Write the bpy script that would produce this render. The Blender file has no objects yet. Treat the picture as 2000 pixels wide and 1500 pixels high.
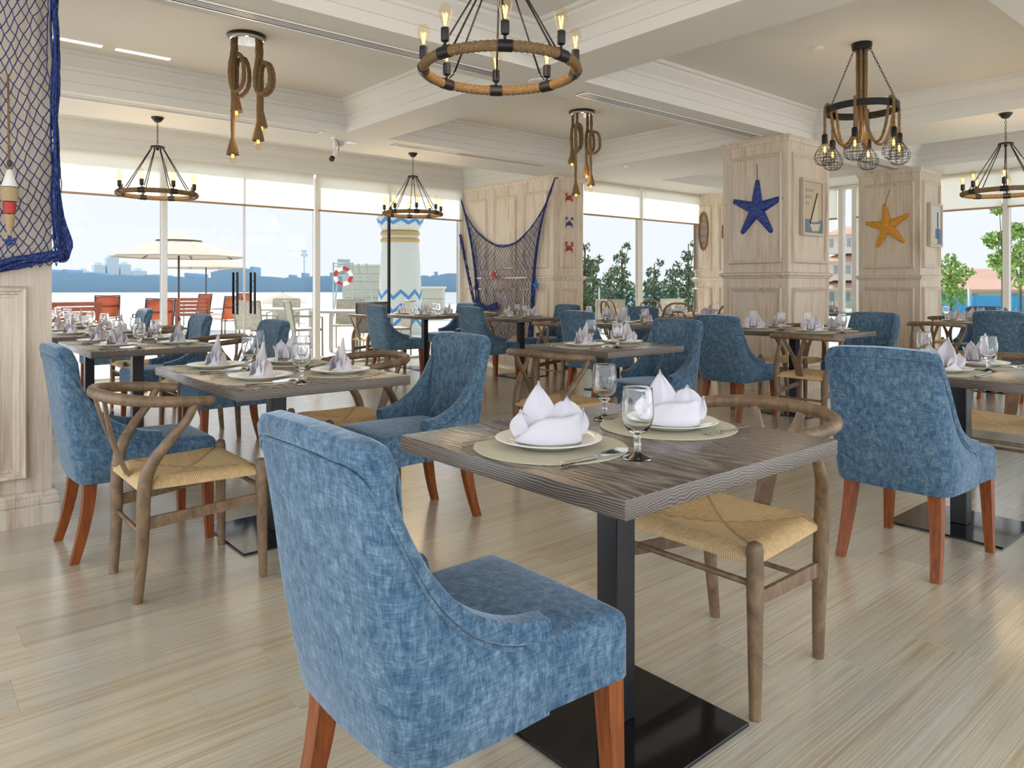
import bpy, bmesh, math, random
from mathutils import Vector, Matrix
random.seed(7)
PI = math.pi
S = bpy.context.scene
C = S.collection

# ---------------------------------------------------------------- camera, sky, sun, exposure
cam_d = bpy.data.cameras.new('camera'); cam = bpy.data.objects.new('camera', cam_d); C.objects.link(cam)
cam.location = (0, 0, 1.15)
cam.rotation_euler = (PI/2, 0, math.atan2(.7611, .6487) - PI/2)
cam_d.sensor_width = 36.0; cam_d.lens = 36.0*1432/2000
cam_d.shift_y = -(750-559)/2000.0
cam_d.clip_start = .05; cam_d.clip_end = 5000
S.camera = cam
W = bpy.data.worlds.new('sky'); S.world = W; W.use_nodes = True
wn = W.node_tree.nodes; wl = W.node_tree.links
bg = wn['Background']
tc = wn.new('ShaderNodeTexCoord'); sep = wn.new('ShaderNodeSeparateXYZ'); rmp = wn.new('ShaderNodeValToRGB')
wl.new(tc.outputs['Generated'], sep.inputs[0]); wl.new(sep.outputs['Z'], rmp.inputs[0]); wl.new(rmp.outputs[0], bg.inputs[0])
e = rmp.color_ramp.elements
e[0].position = 0.0; e[0].color = (.745, .775, .82, 1)
e[1].position = .6; e[1].color = (.78, .86, .97, 1)
bg.inputs[1].default_value = 2.45
sun_d = bpy.data.lights.new('sun', 'SUN'); sun_d.energy = 12.0; sun_d.angle = math.radians(6); sun_d.color = (1, .95, .87)
sun = bpy.data.objects.new('sun', sun_d); C.objects.link(sun)
sun.rotation_euler = Vector((-.20, -.68, -.70)).to_track_quat('-Z', 'Y').to_euler()
S.view_settings.view_transform = 'Standard'; S.view_settings.look = 'None'; S.view_settings.gamma = 1
S.view_settings.use_curve_mapping = False
S.view_settings.exposure = 0.46
cy = S.cycles
cy.use_denoising = True; cy.max_bounces = 10; cy.diffuse_bounces = 5; cy.glossy_bounces = 4
cy.transmission_bounces = 8; cy.transparent_max_bounces = 24; cy.caustics_reflective = False; cy.caustics_refractive = False
cy.sample_clamp_indirect = 6

# ---------------------------------------------------------------- materials
def mat(name, col=(.5, .5, .5), rough=.5, metal=0.0, spec=.5, **kw):
    m = bpy.data.materials.new(name); m.use_nodes = True
    b = m.node_tree.nodes['Principled BSDF']
    b.inputs['Base Color'].default_value = (*col, 1); b.inputs['Roughness'].default_value = rough
    b.inputs['Metallic'].default_value = metal; b.inputs['Specular IOR Level'].default_value = spec
    for k, v in kw.items():
        i = b.inputs[k.replace('_', ' ')]
        i.default_value = (*v, 1) if isinstance(v, tuple) else v
    m['b'] = 1
    return m
class N:
    """tiny node helper"""
    def __init__(s, m):
        s.t = m.node_tree; s.b = s.t.nodes['Principled BSDF']
    def n(s, typ, **kw):
        x = s.t.nodes.new('ShaderNode'+typ)
        for k, v in kw.items():
            if hasattr(x, k): setattr(x, k, v)
            else: x.inputs[k.replace('_', ' ')].default_value = v
        return x
    def l(s, a, b): s.t.links.new(a, b)
    def co(s, scale=(1, 1, 1), kind='Object', loc=None):
        t = s.n('TexCoord'); m = s.n('Mapping'); m.inputs['Scale'].default_value = scale
        s.l(t.outputs[kind], m.inputs[0])
        if loc is not None: s.l(loc, m.inputs['Location'])
        return m.outputs[0]
    def noise(s, vec, scale=5, detail=3, rough=.55, dist=0):
        x = s.n('TexNoise'); x.inputs['Scale'].default_value = scale; x.inputs['Detail'].default_value = detail
        x.inputs['Roughness'].default_value = rough; x.inputs['Distortion'].default_value = dist
        s.l(vec, x.inputs['Vector']); return x.outputs['Fac']
    def ramp(s, fac, stops):
        r = s.n('ValToRGB'); e = r.color_ramp.elements
        while len(e) < len(stops): e.new(.5)
        for q, (p, c) in zip(e, stops): q.position = p; q.color = (*c, 1)
        s.l(fac, r.inputs[0]); return r.outputs[0]
    def mix(s, fac, a, b, mode='MIX'):
        x = s.n('Mix', data_type='RGBA', blend_type=mode)
        if isinstance(fac, (int, float)): x.inputs[0].default_value = fac
        else: s.l(fac, x.inputs[0])
        for q, v in ((6, a), (7, b)):
            if isinstance(v, tuple): x.inputs[q].default_value = (*v, 1)
            else: s.l(v, x.inputs[q])
        return x.outputs[2]
    def math(s, op, a, b=None):
        x = s.n('Math', operation=op)
        for q, v in ((0, a), (1, b)):
            if v is None: continue
            if isinstance(v, (int, float)): x.inputs[q].default_value = v
            else: s.l(v, x.inputs[q])
        return x.outputs[0]
    def bump(s, h, strength=.3, dist=.01):
        x = s.n('Bump'); x.inputs['Strength'].default_value = strength; x.inputs['Distance'].default_value = dist
        s.l(h, x.inputs['Height']); s.l(x.outputs[0], s.b.inputs['Normal'])
    def color(s, c): s.l(c, s.b.inputs['Base Color'])
    def rough(s, c): s.l(c, s.b.inputs['Roughness'])

M = {}
M['paint'] = mat('ceiling_paint', (.71, .70, .66), .6, spec=.3)
M['white_frame'] = mat('white_frame', (.80, .79, .75), .4)
M['metal_frame'] = mat('metal_frame', (.62, .60, .56), .35, .6)
M['black'] = mat('black_metal', (.012, .012, .014), .38, .3)
M['base_plate'] = mat('black_plate', (.02, .02, .022), .09, .6)
M['chrome'] = mat('chrome', (.75, .75, .76), .12, 1.0)
M['steel'] = mat('cutlery_steel', (.62, .61, .60), .16, 1.0)
M['dark'] = mat('dark_slot', (.03, .03, .03), .7)
M['porcelain'] = mat('porcelain', (.83, .81, .75), .12)
M['cord_black'] = mat('black_cord', (.02, .02, .02), .6)
M['vent_frame'] = mat('vent_frame', (.85, .85, .83), .25, .2)
M['red'] = mat('red_paint', (.42, .03, .025), .5)
M['white_paint'] = mat('white_paint', (.8, .8, .78), .5)
M['cork'] = mat('cork', (.42, .30, .17), .8)

# whitewashed vertical-grain wood
m = mat('whitewashed_wood', rough=.55); n = N(m)
v = n.co((14, 14, .9)); g1 = n.noise(v, 2.2, 6, .62, .4)
v2 = n.co((70, 70, 1.6)); g2 = n.noise(v2, 2.0, 3, .6)
v3 = n.co((2.2, 2.2, .55)); g3 = n.noise(v3, 1.7, 3, .6)
ca = n.ramp(g1, [(.30, (.36, .25, .165)), (.45, (.55, .45, .345)), (.60, (.66, .585, .485))])
cb = n.mix(n.ramp(g3, [(.38, (0, 0, 0)), (.66, (1, 1, 1))]), ca, (.62, .55, .46))
cc = n.mix(n.ramp(g2, [(.36, (.8, .8, .8)), (.56, (0, 0, 0))]), cb, (.40, .29, .20))
hs = n.n('HueSaturation'); n.l(n.mix(.62, cc, cb), hs.inputs['Color']); n.color(hs.outputs[0]); n.bump(g2, .25, .004)
M['wash'] = m
m = m.copy(); m.name = 'lit_whitewashed_wood'  # same wood, brighter daylight on net wall and pier put into its colour
for q in m.node_tree.nodes:
    if q.type == 'HUE_SAT': q.inputs['Value'].default_value = 1.22
M['wash_lit'] = m

# grey-brown brushed table wood, grain along the local Y
m = mat('brushed_grey_wood', rough=.3); n = N(m)
t = n.n('TexCoord'); sx = n.n('SeparateXYZ'); n.l(t.outputs['Object'], sx.inputs[0])
wv = n.co((5, 1.1, 5)); w1 = n.noise(wv, 1.6, 3, .5)
dx = n.math('ADD', sx.outputs['X'], .13); dz = n.math('ADD', sx.outputs['Z'], .20)
rr = n.math('SQRT', n.math('ADD', n.math('MULTIPLY', dx, dx), n.math('MULTIPLY', dz, dz)))
ph = n.math('ADD', n.math('MULTIPLY', rr, 1050.0), n.math('MULTIPLY', w1, 62.0))
rg = n.math('ADD', n.math('MULTIPLY', n.math('SINE', ph), .5), .5)
fv = n.co((260, 5, 260)); f1 = n.noise(fv, 1.0, 3, .6)
k = n.math('ADD', n.math('MULTIPLY', rg, .62), n.math('MULTIPLY', f1, .45))
n.color(n.ramp(k, [(.16, (.050, .036, .028)), (.50, (.105, .080, .066)), (.80, (.150, .124, .104)), (.98, (.26, .23, .20))]))
n.bump(k, .35, .002)
n.rough(n.ramp(k, [(0, (.17, .17, .17)), (1, (.30, .30, .30))]))
M['table'] = m

# floor planks: pale oak look with long thin ridges along X
m = mat('floor_plank_wood', rough=.33, spec=.5, Coat_Weight=1.0, Coat_Roughness=.19, Coat_IOR=1.6); n = N(m)
oi = n.n('ObjectInfo'); ge = n.n('NewGeometry')
rid = n.math('FRACT', n.math('ADD', n.math('MULTIPLY', oi.outputs['Random'], 7.13), ge.outputs['Random Per Island']))
cmb = n.n('CombineXYZ'); n.l(n.math('MULTIPLY', rid, 37.0), cmb.inputs[0]); n.l(n.math('MULTIPLY', rid, 19.0), cmb.inputs[2])
v = n.co((.8, 30, 1), loc=cmb.outputs[0]); r1 = n.noise(v, 1.7, 4, .6, .55)
v = n.co((.9, 80, 1), loc=cmb.outputs[0]); r2 = n.noise(v, 1.5, 3, .55, .5)
v = n.co((1.0, 5, 1), loc=cmb.outputs[0]); r3 = n.noise(v, 1.3, 3, .6)
c1 = n.ramp(r1, [(.28, (.355, .275, .168)), (.50, (.50, .42, .29)), (.75, (.575, .51, .385))])
c2 = n.mix(n.ramp(r3, [(.35, (0, 0, 0)), (.7, (1, 1, 1))]), c1, (.50, .465, .375))
c3 = n.mix(n.ramp(r2, [(.30, (.55, .55, .55)), (.5, (0, 0, 0))]), c2, (.32, .245, .145))
hs = n.n('HueSaturation'); n.l(c3, hs.inputs['Color']); n.l(n.math('ADD', n.math('MULTIPLY', rid, .20), .90), hs.inputs['Value'])
n.color(hs.outputs[0]); n.bump(n.math('ADD', r2, n.math('MULTIPLY', r1, .6)), .34, .006)
n.rough(n.ramp(r2, [(.2, (.28, .28, .28)), (.8, (.17, .17, .17))]))
M['floor'] = m

# blue chenille
m = mat('blue_chenille', rough=.85, spec=.2); n = N(m)
n.b.inputs['Sheen Weight'].default_value = .55; n.b.inputs['Sheen Roughness'].default_value = .35
n.b.inputs['Sheen Tint'].default_value = (.72, .84, 1, 1)
g1 = n.noise(n.co((34, 34, 22)), 1.5, 5, .68, .5)
g2 = n.noise(n.co((240, 240, 34)), 1.0, 2, .5)
g3 = n.noise(n.co((34, 34, 260)), 1.0, 2, .5)
g4 = n.noise(n.co((5, 5, 5)), 1.0, 2, .5)
k = n.math('ADD', n.math('MULTIPLY', g1, .50), n.math('ADD', n.math('MULTIPLY', n.math('ADD', g2, g3), .21), n.math('MULTIPLY', g4, .12)))
n.color(n.ramp(k, [(.36, (.017, .046, .090)), (.47, (.046, .098, .162)), (.56, (.092, .160, .232)), (.68, (.21, .29, .36))]))
n.bump(n.math('ADD', g2, g3), .35, .003)
M['blue'] = m

m = mat('red_brown_leg_wood', rough=.36, spec=.3); n = N(m)
g = n.noise(n.co((60, 60, 5)), 1.5, 3, .55)
n.color(n.ramp(g, [(.3, (.145, .032, .006)), (.7, (.27, .074, .014))])); M['leg'] = m
m = mat('grey_brown_ash', rough=.45); n = N(m)
g = n.noise(n.co((13, 13, 7)), 2.0, 5, .6, .9)
n.color(n.ramp(g, [(.25, (.085, .050, .025)), (.55, (.18, .112, .060)), (.8, (.27, .185, .108))])); n.bump(g, .15, .002); M['ash'] = m
m = mat('bentwood', (.30, .16, .07), .4); M['bent'] = m

# woven paper cord, strands run square to each rail and meet on the diagonals
m = mat('woven_paper_cord', rough=.65); n = N(m)
t = n.n('TexCoord'); sx = n.n('SeparateXYZ'); n.l(t.outputs['Object'], sx.inputs[0])
ax = n.math('ABSOLUTE', n.math('SUBTRACT', sx.outputs['X'], .005)); ay = n.math('ABSOLUTE', sx.outputs['Y'])
sel = n.math('GREATER_THAN', n.math('DIVIDE', ax, .21), n.math('DIVIDE', ay, .235))
cx_ = n.math('MULTIPLY', sx.outputs['Y'], 900.0); cy_ = n.math('MULTIPLY', sx.outputs['X'], 900.0)
ph = n.math('ADD', n.math('MULTIPLY', cx_, sel), n.math('MULTIPLY', cy_, n.math('SUBTRACT', 1.0, sel)))
st = n.math('ADD', n.math('MULTIPLY', n.math('SINE', ph), .5), .5)
g = n.noise(n.co((30, 30, 30)), 2, 3, .6)
n.color(n.mix(n.ramp(g, [(.3, (0, 0, 0)), (.75, (1, 1, 1))]), n.ramp(st, [(0, (.33, .185, .065)), (.55, (.52, .335, .145)) ]), (.60, .425, .215)))
dg = n.math('ABSOLUTE', n.math('SUBTRACT', n.math('DIVIDE', ax, .21), n.math('DIVIDE', ay, .235)))
last = n.b.inputs['Base Color'].links[0].from_socket
c2 = n.mix(n.math('MULTIPLY', sel, .35), last, (.68, .50, .27)); n.color(n.mix(n.ramp(dg, [(.0, (.75, .75, .75)), (.05, (0, 0, 0))]), c2, (.20, .11, .035)))
n.bump(st, .5, .003); M['cord'] = m

# rope: twisted strands
m = mat('hemp_rope', rough=.85, spec=.1); n = N(m)
g = n.noise(n.co((60, 60, 60)), 2, 3, .6)
n.color(n.ramp(g, [(.3, (.13, .08, .038)), (.7, (.27, .178, .092))])); n.bump(g, .4, .004); M['rope'] = m
m = mat('linen_napkin', (.66, .635, .685), .8, spec=.2); n = N(m)
g = n.noise(n.co((400, 400, 400)), 1, 1, .5); n.bump(g, .12, .001)
n.b.inputs['Subsurface Weight'].default_value = .12; n.b.inputs['Subsurface Radius'].default_value = (.02, .02, .02); M['napkin'] = m
m = mat('woven_placemat', (.52, .49, .37), .6); n = N(m)
t = n.n('TexCoord'); sx = n.n('SeparateXYZ'); n.l(t.outputs['Object'], sx.inputs[0])
rr = n.math('SQRT', n.math('ADD', n.math('MULTIPLY', sx.outputs['X'], sx.outputs['X']), n.math('MULTIPLY', sx.outputs['Y'], sx.outputs['Y'])))
n.bump(n.math('SINE', n.math('MULTIPLY', rr, 1400.0)), .25, .001); M['placemat'] = m
def glass_mat(name, tint, fres=1.45, rough=0.0):
    m = bpy.data.materials.new(name); m.use_nodes = True; nt = m.node_tree; nt.nodes.remove(nt.nodes['Principled BSDF'])
    o = nt.nodes['Material Output']; tr = nt.nodes.new('ShaderNodeBsdfTransparent'); tr.inputs[0].default_value = (*tint, 1)
    gl = nt.nodes.new('ShaderNodeBsdfGlossy'); gl.inputs['Roughness'].default_value = rough
    fr = nt.nodes.new('ShaderNodeFresnel'); fr.inputs[0].default_value = fres
    mx = nt.nodes.new('ShaderNodeMixShader'); ge = nt.nodes.new('ShaderNodeNewGeometry'); t2 = nt.nodes.new('ShaderNodeBsdfTransparent'); m2 = nt.nodes.new('ShaderNodeMixShader')
    nt.links.new(fr.outputs[0], mx.inputs[0]); nt.links.new(tr.outputs[0], mx.inputs[1])
    nt.links.new(gl.outputs[0], mx.inputs[2]); nt.links.new(ge.outputs['Backfacing'], m2.inputs[0]); nt.links.new(mx.outputs[0], m2.inputs[1]); nt.links.new(t2.outputs[0], m2.inputs[2]); nt.links.new(m2.outputs[0], o.inputs[0]); return m
M['pane'] = glass_mat('window_glass', (.36, .365, .365), 1.25)
M['balustrade'] = glass_mat('green_tinted_glass', (.62, .80, .78), 1.3)
M['bulb'] = glass_mat('amber_bulb_glass', (1.0, .86, .66), 1.35)
m = bpy.data.materials.new('drinking_glass'); m.use_nodes = True; b = m.node_tree.nodes['Principled BSDF']
b.inputs['Base Color'].default_value = (.985, .99, .99, 1); b.inputs['Transmission Weight'].default_value = 1; b.inputs['Roughness'].default_value = 0; b.inputs['IOR'].default_value = 1.45
M['glass'] = m
def emit(name, col, s):
    m = bpy.data.materials.new(name); m.use_nodes = True; b = m.node_tree.nodes['Principled BSDF']
    b.inputs['Base Color'].default_value = (.1, .06, .02, 1); b.inputs['Emission Color'].default_value = (*col, 1); b.inputs['Emission Strength'].default_value = s; return m
M['filament'] = emit('glowing_filament', (1, .50, .09), 7)
M['warm_bulb'] = emit('warm_lamp', (1, .55, .18), 1.6)
M['strip_lamp'] = emit('strip_lamp', (1, .98, .94), 2.2)
# roller blind fabric, lets daylight glow through
m = bpy.data.materials.new('blind_fabric'); m.use_nodes = True; nt = m.node_tree; b = nt.nodes['Principled BSDF']
b.inputs['Base Color'].default_value = (.85, .83, .77, 1); b.inputs['Roughness'].default_value = .8
tl = nt.nodes.new('ShaderNodeBsdfTranslucent'); tl.inputs[0].default_value = (.94, .925, .87, 1)
tp = nt.nodes.new('ShaderNodeBsdfTransparent'); tp.inputs[0].default_value = (.96, .945, .90, 1)
ms = nt.nodes.new('ShaderNodeMixShader'); ms.inputs[0].default_value = .70; m2 = nt.nodes.new('ShaderNodeMixShader'); m2.inputs[0].default_value = .34
nt.links.new(b.outputs[0], ms.inputs[1]); nt.links.new(tl.outputs[0], ms.inputs[2]); nt.links.new(ms.outputs[0], m2.inputs[1]); nt.links.new(tp.outputs[0], m2.inputs[2])
nt.links.new(m2.outputs[0], nt.nodes['Material Output'].inputs[0]); M['blind'] = m
m = mat('blue_net_cord', (.04, .055, .17), .8, spec=.1); M['net'] = m
m = mat('blue_rope_border', (.03, .055, .20), .8, spec=.1); n = N(m); g = n.noise(n.co((90, 90, 25)), 2, 3, .6)
n.color(n.ramp(g, [(.35, (.012, .018, .07)), (.6, (.05, .085, .27)), (.8, (.30, .32, .42))])); n.bump(g, .6, .01); M['net_border'] = m
def knobbly(name, a, b_):
    m = mat(name, rough=.55); n = N(m); v = n.n('TexVoronoi'); v.inputs['Scale'].default_value = 26; n.l(n.co(), v.inputs['Vector'])
    n.color(n.ramp(v.outputs['Distance'], [(.05, b_), (.35, a)])); n.bump(n.math('SUBTRACT', 1.0, v.outputs['Distance']), .7, .02); return m
M['star_blue'] = knobbly('blue_starfish', (.022, .045, .235), (.075, .13, .40))
M['star_yellow'] = knobbly('yellow_starfish', (.62, .27, .025), (.78, .42, .06))
M['star_red'] = mat('red_starfish', (.55, .05, .05), .6)
# outdoors
m = mat('deck_boards', (.80, .78, .74), .5); M['deck'] = m
m = mat('sea_water', (.22, .27, .29), .30, spec=.5); n = N(m); g = n.noise(n.co((.35, .35, 1), 'Object'), 1.0, 4, .6); n.bump(g, .9, .8); M['sea'] = m
M['far_shore'] = mat('haze_blue_far_shore', (.30, .47, .62), .95, spec=.1)  # distance haze mixed into the base colour
M['far_tower'] = mat('haze_pale_far_tower', (.66, .76, .83), .95, spec=.1)  # towers and mast paled, haze put into the base colour
M['canvas'] = mat('beige_canvas', (.42, .375, .30), .8)
M['sling'] = mat('orange_sling_fabric', (.62, .13, .045), .7)
M['dark_frame'] = mat('dark_brown_frame', (.06, .035, .028), .45)
M['red_slat'] = mat('red_brown_slat', (.34, .085, .035), .55)
M['cream_rattan'] = mat('cream_woven_rattan', (.42, .38, .29), .7)
M['grey_green'] = mat('grey_green_frame', (.36, .42, .41), .5)
M['pale_table'] = mat('pale_outdoor_table', (.55, .53, .46), .5)
M['lh_white'] = mat('lighthouse_white', (.54, .56, .52), .6)
M['lh_blue'] = mat('lighthouse_blue', (.05, .21, .47), .6)
M['lh_gold'] = mat('lighthouse_gold', (.42, .28, .09), .5)
M['lh_yellow'] = mat('lighthouse_yellow', (.70, .45, .07), .6)
M['grey_box'] = mat('grey_green_cladding', (.42, .43, .35), .7)
M['fence_blue'] = mat('blue_hoarding', (.06, .34, .66), .5)
M['bark'] = mat('bark', (.16, .12, .08), .9)
def leafm(name, a, b_):
    m = mat(name, rough=.6); n = N(m); g = n.noise(n.co((1, 1, 1)), 5, 2, .5); n.color(n.ramp(g, [(.35, a), (.65, b_)]))
    return m
M['leaf_dark'] = leafm('dark_green_leaves', (.035, .085, .035), (.11, .19, .08))
M['leaf_light'] = leafm('light_green_leaves', (.12, .25, .04), (.30, .46, .10))
M['terracotta'] = mat('clay_roof', (.42, .26, .20), .8)
M['house_glass'] = mat('house_window_glass', (.30, .36, .42), .15)
M['building'] = mat('pale_building_wall', (.72, .67, .62), .8)
# ---------------------------------------------------------------- mesh helpers
class MB:
    def __init__(s): s.v = []; s.f = []
    def add(s, vs, fs):
        o = len(s.v); s.v += [tuple(p) for p in vs]; s.f += [tuple(i+o for i in f) for f in fs]; return s
    def box(s, x0, x1, y0, y1, z0, z1, bev=0, seg=2):
        if not bev:
            return s.add([(x0,y0,z0),(x1,y0,z0),(x1,y1,z0),(x0,y1,z0),(x0,y0,z1),(x1,y0,z1),(x1,y1,z1),(x0,y1,z1)],
                         [(0,3,2,1),(4,5,6,7),(0,1,5,4),(1,2,6,5),(2,3,7,6),(3,0,4,7)])
        bm = bmesh.new(); bmesh.ops.create_cube(bm, size=1)
        for p in bm.verts: p.co = ((x0+x1)/2+p.co.x*(x1-x0), (y0+y1)/2+p.co.y*(y1-y0), (z0+z1)/2+p.co.z*(z1-z0))
        bmesh.ops.bevel(bm, geom=bm.edges[:], offset=bev, segments=seg, profile=.5, affect='EDGES')
        bm.verts.index_update(); s.add([p.co[:] for p in bm.verts], [[q.index for q in f.verts] for f in bm.faces]); bm.free(); return s
    def tube(s, pts, r, n=8, cap=True, flat=None, closed=False):
        """sweep a circle (or an ellipse r, r*flat) along pts; r may be a list"""
        P = [Vector(p) for p in pts]; L = len(P); R = r if isinstance(r, (list, tuple)) else [r]*L
        up = Vector((0, 0, 1)); vs = []; last = None
        for i in range(L):
            t = (P[(i+1) % L] - P[i-1]) if closed else (P[min(i+1, L-1)] - P[max(i-1, 0)])
            if t.length < 1e-9: t = Vector((0, 0, 1))
            t.normalize()
            if last is None:
                a = t.cross(up)
                if a.length < .05: a = t.cross(Vector((1, 0, 0)))
            else: a = last - t*last.dot(t)
            a.normalize(); b = t.cross(a); last = a
            for k in range(n):
                w = 2*PI*k/n; vs.append(P[i] + a*math.cos(w)*R[i] + b*math.sin(w)*R[i]*(flat or 1))
        fs = []
        for i in range(L if closed else L-1):
            j = (i+1) % L
            for k in range(n): fs.append((i*n+k, i*n+(k+1) % n, j*n+(k+1) % n, j*n+k))
        if cap and not closed: fs += [tuple(range(n))[::-1], tuple((L-1)*n+k for k in range(n))]
        return s.add(vs, fs)
    def lathe(s, prof, n=16, c=(0, 0, 0), cap=True):
        vs = []; fs = []
        for r, z in prof:
            for k in range(n): vs.append((c[0]+r*math.cos(2*PI*k/n), c[1]+r*math.sin(2*PI*k/n), c[2]+z))
        for i in range(len(prof)-1):
            for k in range(n): fs.append((i*n+k, i*n+(k+1) % n, (i+1)*n+(k+1) % n, (i+1)*n+k))
        if cap:
            fs.append(tuple(range(n))[::-1]); fs.append(tuple((len(prof)-1)*n+k for k in range(n)))
        return s.add(vs, fs)
    def grid(s, rows, closed=False):
        h = len(rows); w = len(rows[0]); vs = [p for r in rows for p in r]; fs = []
        for i in range(h-1):
            for j in range(w if closed else w-1): fs.append((i*w+j, i*w+(j+1) % w, (i+1)*w+(j+1) % w, (i+1)*w+j))
        return s.add(vs, fs)
    def prism(s, poly, z0, z1):
        n = len(poly); return s.add([(x, y, z0) for x, y in poly]+[(x, y, z1) for x, y in poly],
                 [tuple(range(n))[::-1], tuple(range(n, 2*n))]+[(i, (i+1) % n, n+(i+1) % n, n+i) for i in range(n)])
    def xf(s, m):
        s.v = [tuple(m @ Vector(p)) for p in s.v]; return s
    def mesh(s, name, m, smooth=False, angle=None, solid=0):
        me = bpy.data.meshes.new(name); me.from_pydata(s.v, [], s.f)
        bm = bmesh.new(); bm.from_mesh(me)
        if solid:      # plain offset along the vertex normals, closed at the rim
            bmesh.ops.recalc_face_normals(bm, faces=bm.faces[:]); bm.normal_update(); vs = list(bm.verts); rim = [e for e in bm.edges if e.is_boundary]; fs = list(bm.faces)
            nv = {v: bm.verts.new(v.co-v.normal*solid) for v in vs}
            for f in fs: bm.faces.new([nv[v] for v in reversed(f.verts)])
            for e in rim: bm.faces.new((e.verts[0], e.verts[1], nv[e.verts[1]], nv[e.verts[0]]))
        bmesh.ops.recalc_face_normals(bm, faces=bm.faces[:]); bm.to_mesh(me); bm.free()
        me.materials.append(m if not isinstance(m, str) else M[m])
        if smooth:
            me.polygons.foreach_set('use_smooth', [True]*len(me.polygons))
            if angle: me.set_sharp_from_angle(angle=math.radians(angle))
        return me
    def obj(s, name, m, parent=None, smooth=False, angle=None, loc=(0, 0, 0), rz=0, solid=0):
        o = bpy.data.objects.new(name, s.mesh(name, m, smooth, angle, solid)); C.objects.link(o)
        o.location = loc; o.rotation_euler = (0, 0, rz)
        if parent: o.parent = parent
        return o
def tag(o, label=None, cat=None, group=None, kind=None):
    for k, v in (('label', label), ('category', cat), ('group', group), ('kind', kind)):
        if v: o[k] = v
    return o
def thing(name, label, cat, loc=(0, 0, 0), rz=0, group=None):
    o = bpy.data.objects.new(name, None); C.objects.link(o); o.location = loc; o.rotation_euler = (0, 0, rz); o.empty_display_size = .1
    return tag(o, label, cat, group)
def struct(name, label=None, loc=(0, 0, 0), rz=0):
    o = bpy.data.objects.new(name, None); C.objects.link(o); o.location = loc; o.rotation_euler = (0, 0, rz)
    return tag(o, label, kind='structure')
KIDS = {}
def kids(o):
    return [c for c in bpy.data.objects if c.parent == o]
def dup(root, loc, rz=0, label=None, group=None, tree=None):
    """copy a thing, its parts and sub-parts; mesh data are shared"""
    if root.name not in KIDS: KIDS[root.name] = [(a, kids(a)) for a in kids(root)]
    r = root.copy(); C.objects.link(r); r.location = loc; r.rotation_euler = (0, 0, rz)
    if label: r['label'] = label
    if group: r['group'] = group
    for a, sub in KIDS[root.name]:
        c = a.copy(); C.objects.link(c); c.parent = r
        for b in sub:
            d = b.copy(); C.objects.link(d); d.parent = c
    return r
class First:
    """first call moves the prototype itself, later calls copy it"""
    def __init__(s, proto): s.p = proto; s.used = False
    def put(s, loc, rz, label, group=None):
        if not s.used:
            s.used = True; KIDS[s.p.name] = [(a, kids(a)) for a in kids(s.p)]
            s.p.location = loc; s.p.rotation_euler = (0, 0, rz); tag(s.p, label, group=group); return s.p
        return dup(s.p, loc, rz, label, group)
def spline(pts, n):
    """Catmull-Rom through pts, n samples per span"""
    P = [Vector(p) for p in pts]; out = []
    for i in range(len(P)-1):
        a, b, c, d = P[max(i-1, 0)], P[i], P[i+1], P[min(i+2, len(P)-1)]
        for k in range(n):
            t = k/n; out.append(.5*((2*b)+(c-a)*t+(2*a-5*b+4*c-d)*t*t+(3*b-a-3*c+d)*t**3))
    out.append(P[-1]); return out

# ---------------------------------------------------------------- floor: base slab and planks
fl = struct('floor', 'pale wood plank floor with long thin grain running through the dining room')
slab = MB().box(-4, 11.85, -4, 7.85, -.10, -.012).box(-4, 7.42, 7.85, 10.05, -.10, -.012)
slab.obj('subfloor', M['floor'], fl)
PL = MB().box(0, 1.1996, 0, .1997, -.011, -.0016).mesh('plank', 'floor')
bmq = MB(); bmq.add([(0,0,-.011),(1.1996,0,-.011),(1.1996,.1997,-.011),(0,.1997,-.011),(0,0,-.0003),(1.1996,0,-.0003),(1.1996,.1997,-.0003),(0,.1997,-.0003),
    (.0002,.0002,0),(1.1994,.0002,0),(1.1994,.1995,0),(.0002,.1995,0)], [(0,3,2,1),(0,1,5,4),(1,2,6,5),(2,3,7,6),(3,0,4,7),(4,5,9,8),(5,6,10,9),(6,7,11,10),(7,4,8,11),(8,9,10,11)])
PL = bmq.mesh('plank', 'floor')
spots = []; rest = MB()
r_ = random.Random(3)
for j in range(-20, 51):
    y = j*.2 - .02; off = r_.random()*1.2
    for i in range(-5, 12):
        x = i*1.2 + off - 1.4
        lim = 7.40 if y > 7.62 else 11.83
        if x < -4 or x+1.2 > lim+1.15 or y > 9.9: continue
        xm, ym = x+.6, y+.1; d = xm*.6487+ym*.7611; lat = xm*.7611-ym*.6487
        inv = d > .9 and abs(lat) < .7*d+.9
        spots.append((d if inv else 99+abs(d), x, y, lim))
spots.sort()
cnt = 0
for d, x, y, lim in spots:
    if cnt < 296 and x+1.2 < lim and d < 50:
        o = bpy.data.objects.new('plank', PL); C.objects.link(o); o.location = (x, y, 0); o.parent = fl; cnt += 1
    else:
        x1 = min(x+1.1996, lim)
        if x1-x > .05: rest.add([(x,y,-.011),(x1,y,-.011),(x1,y+.1997,-.011),(x,y+.1997,-.011),(x,y,0),(x1,y,0),(x1,y+.1997,0),(x,y+.1997,0)], [(4,5,6,7),(0,1,5,4),(1,2,6,5),(2,3,7,6),(3,0,4,7)])
tag(rest.obj('planks_beyond', M['floor'], fl), kind='stuff')

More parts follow.
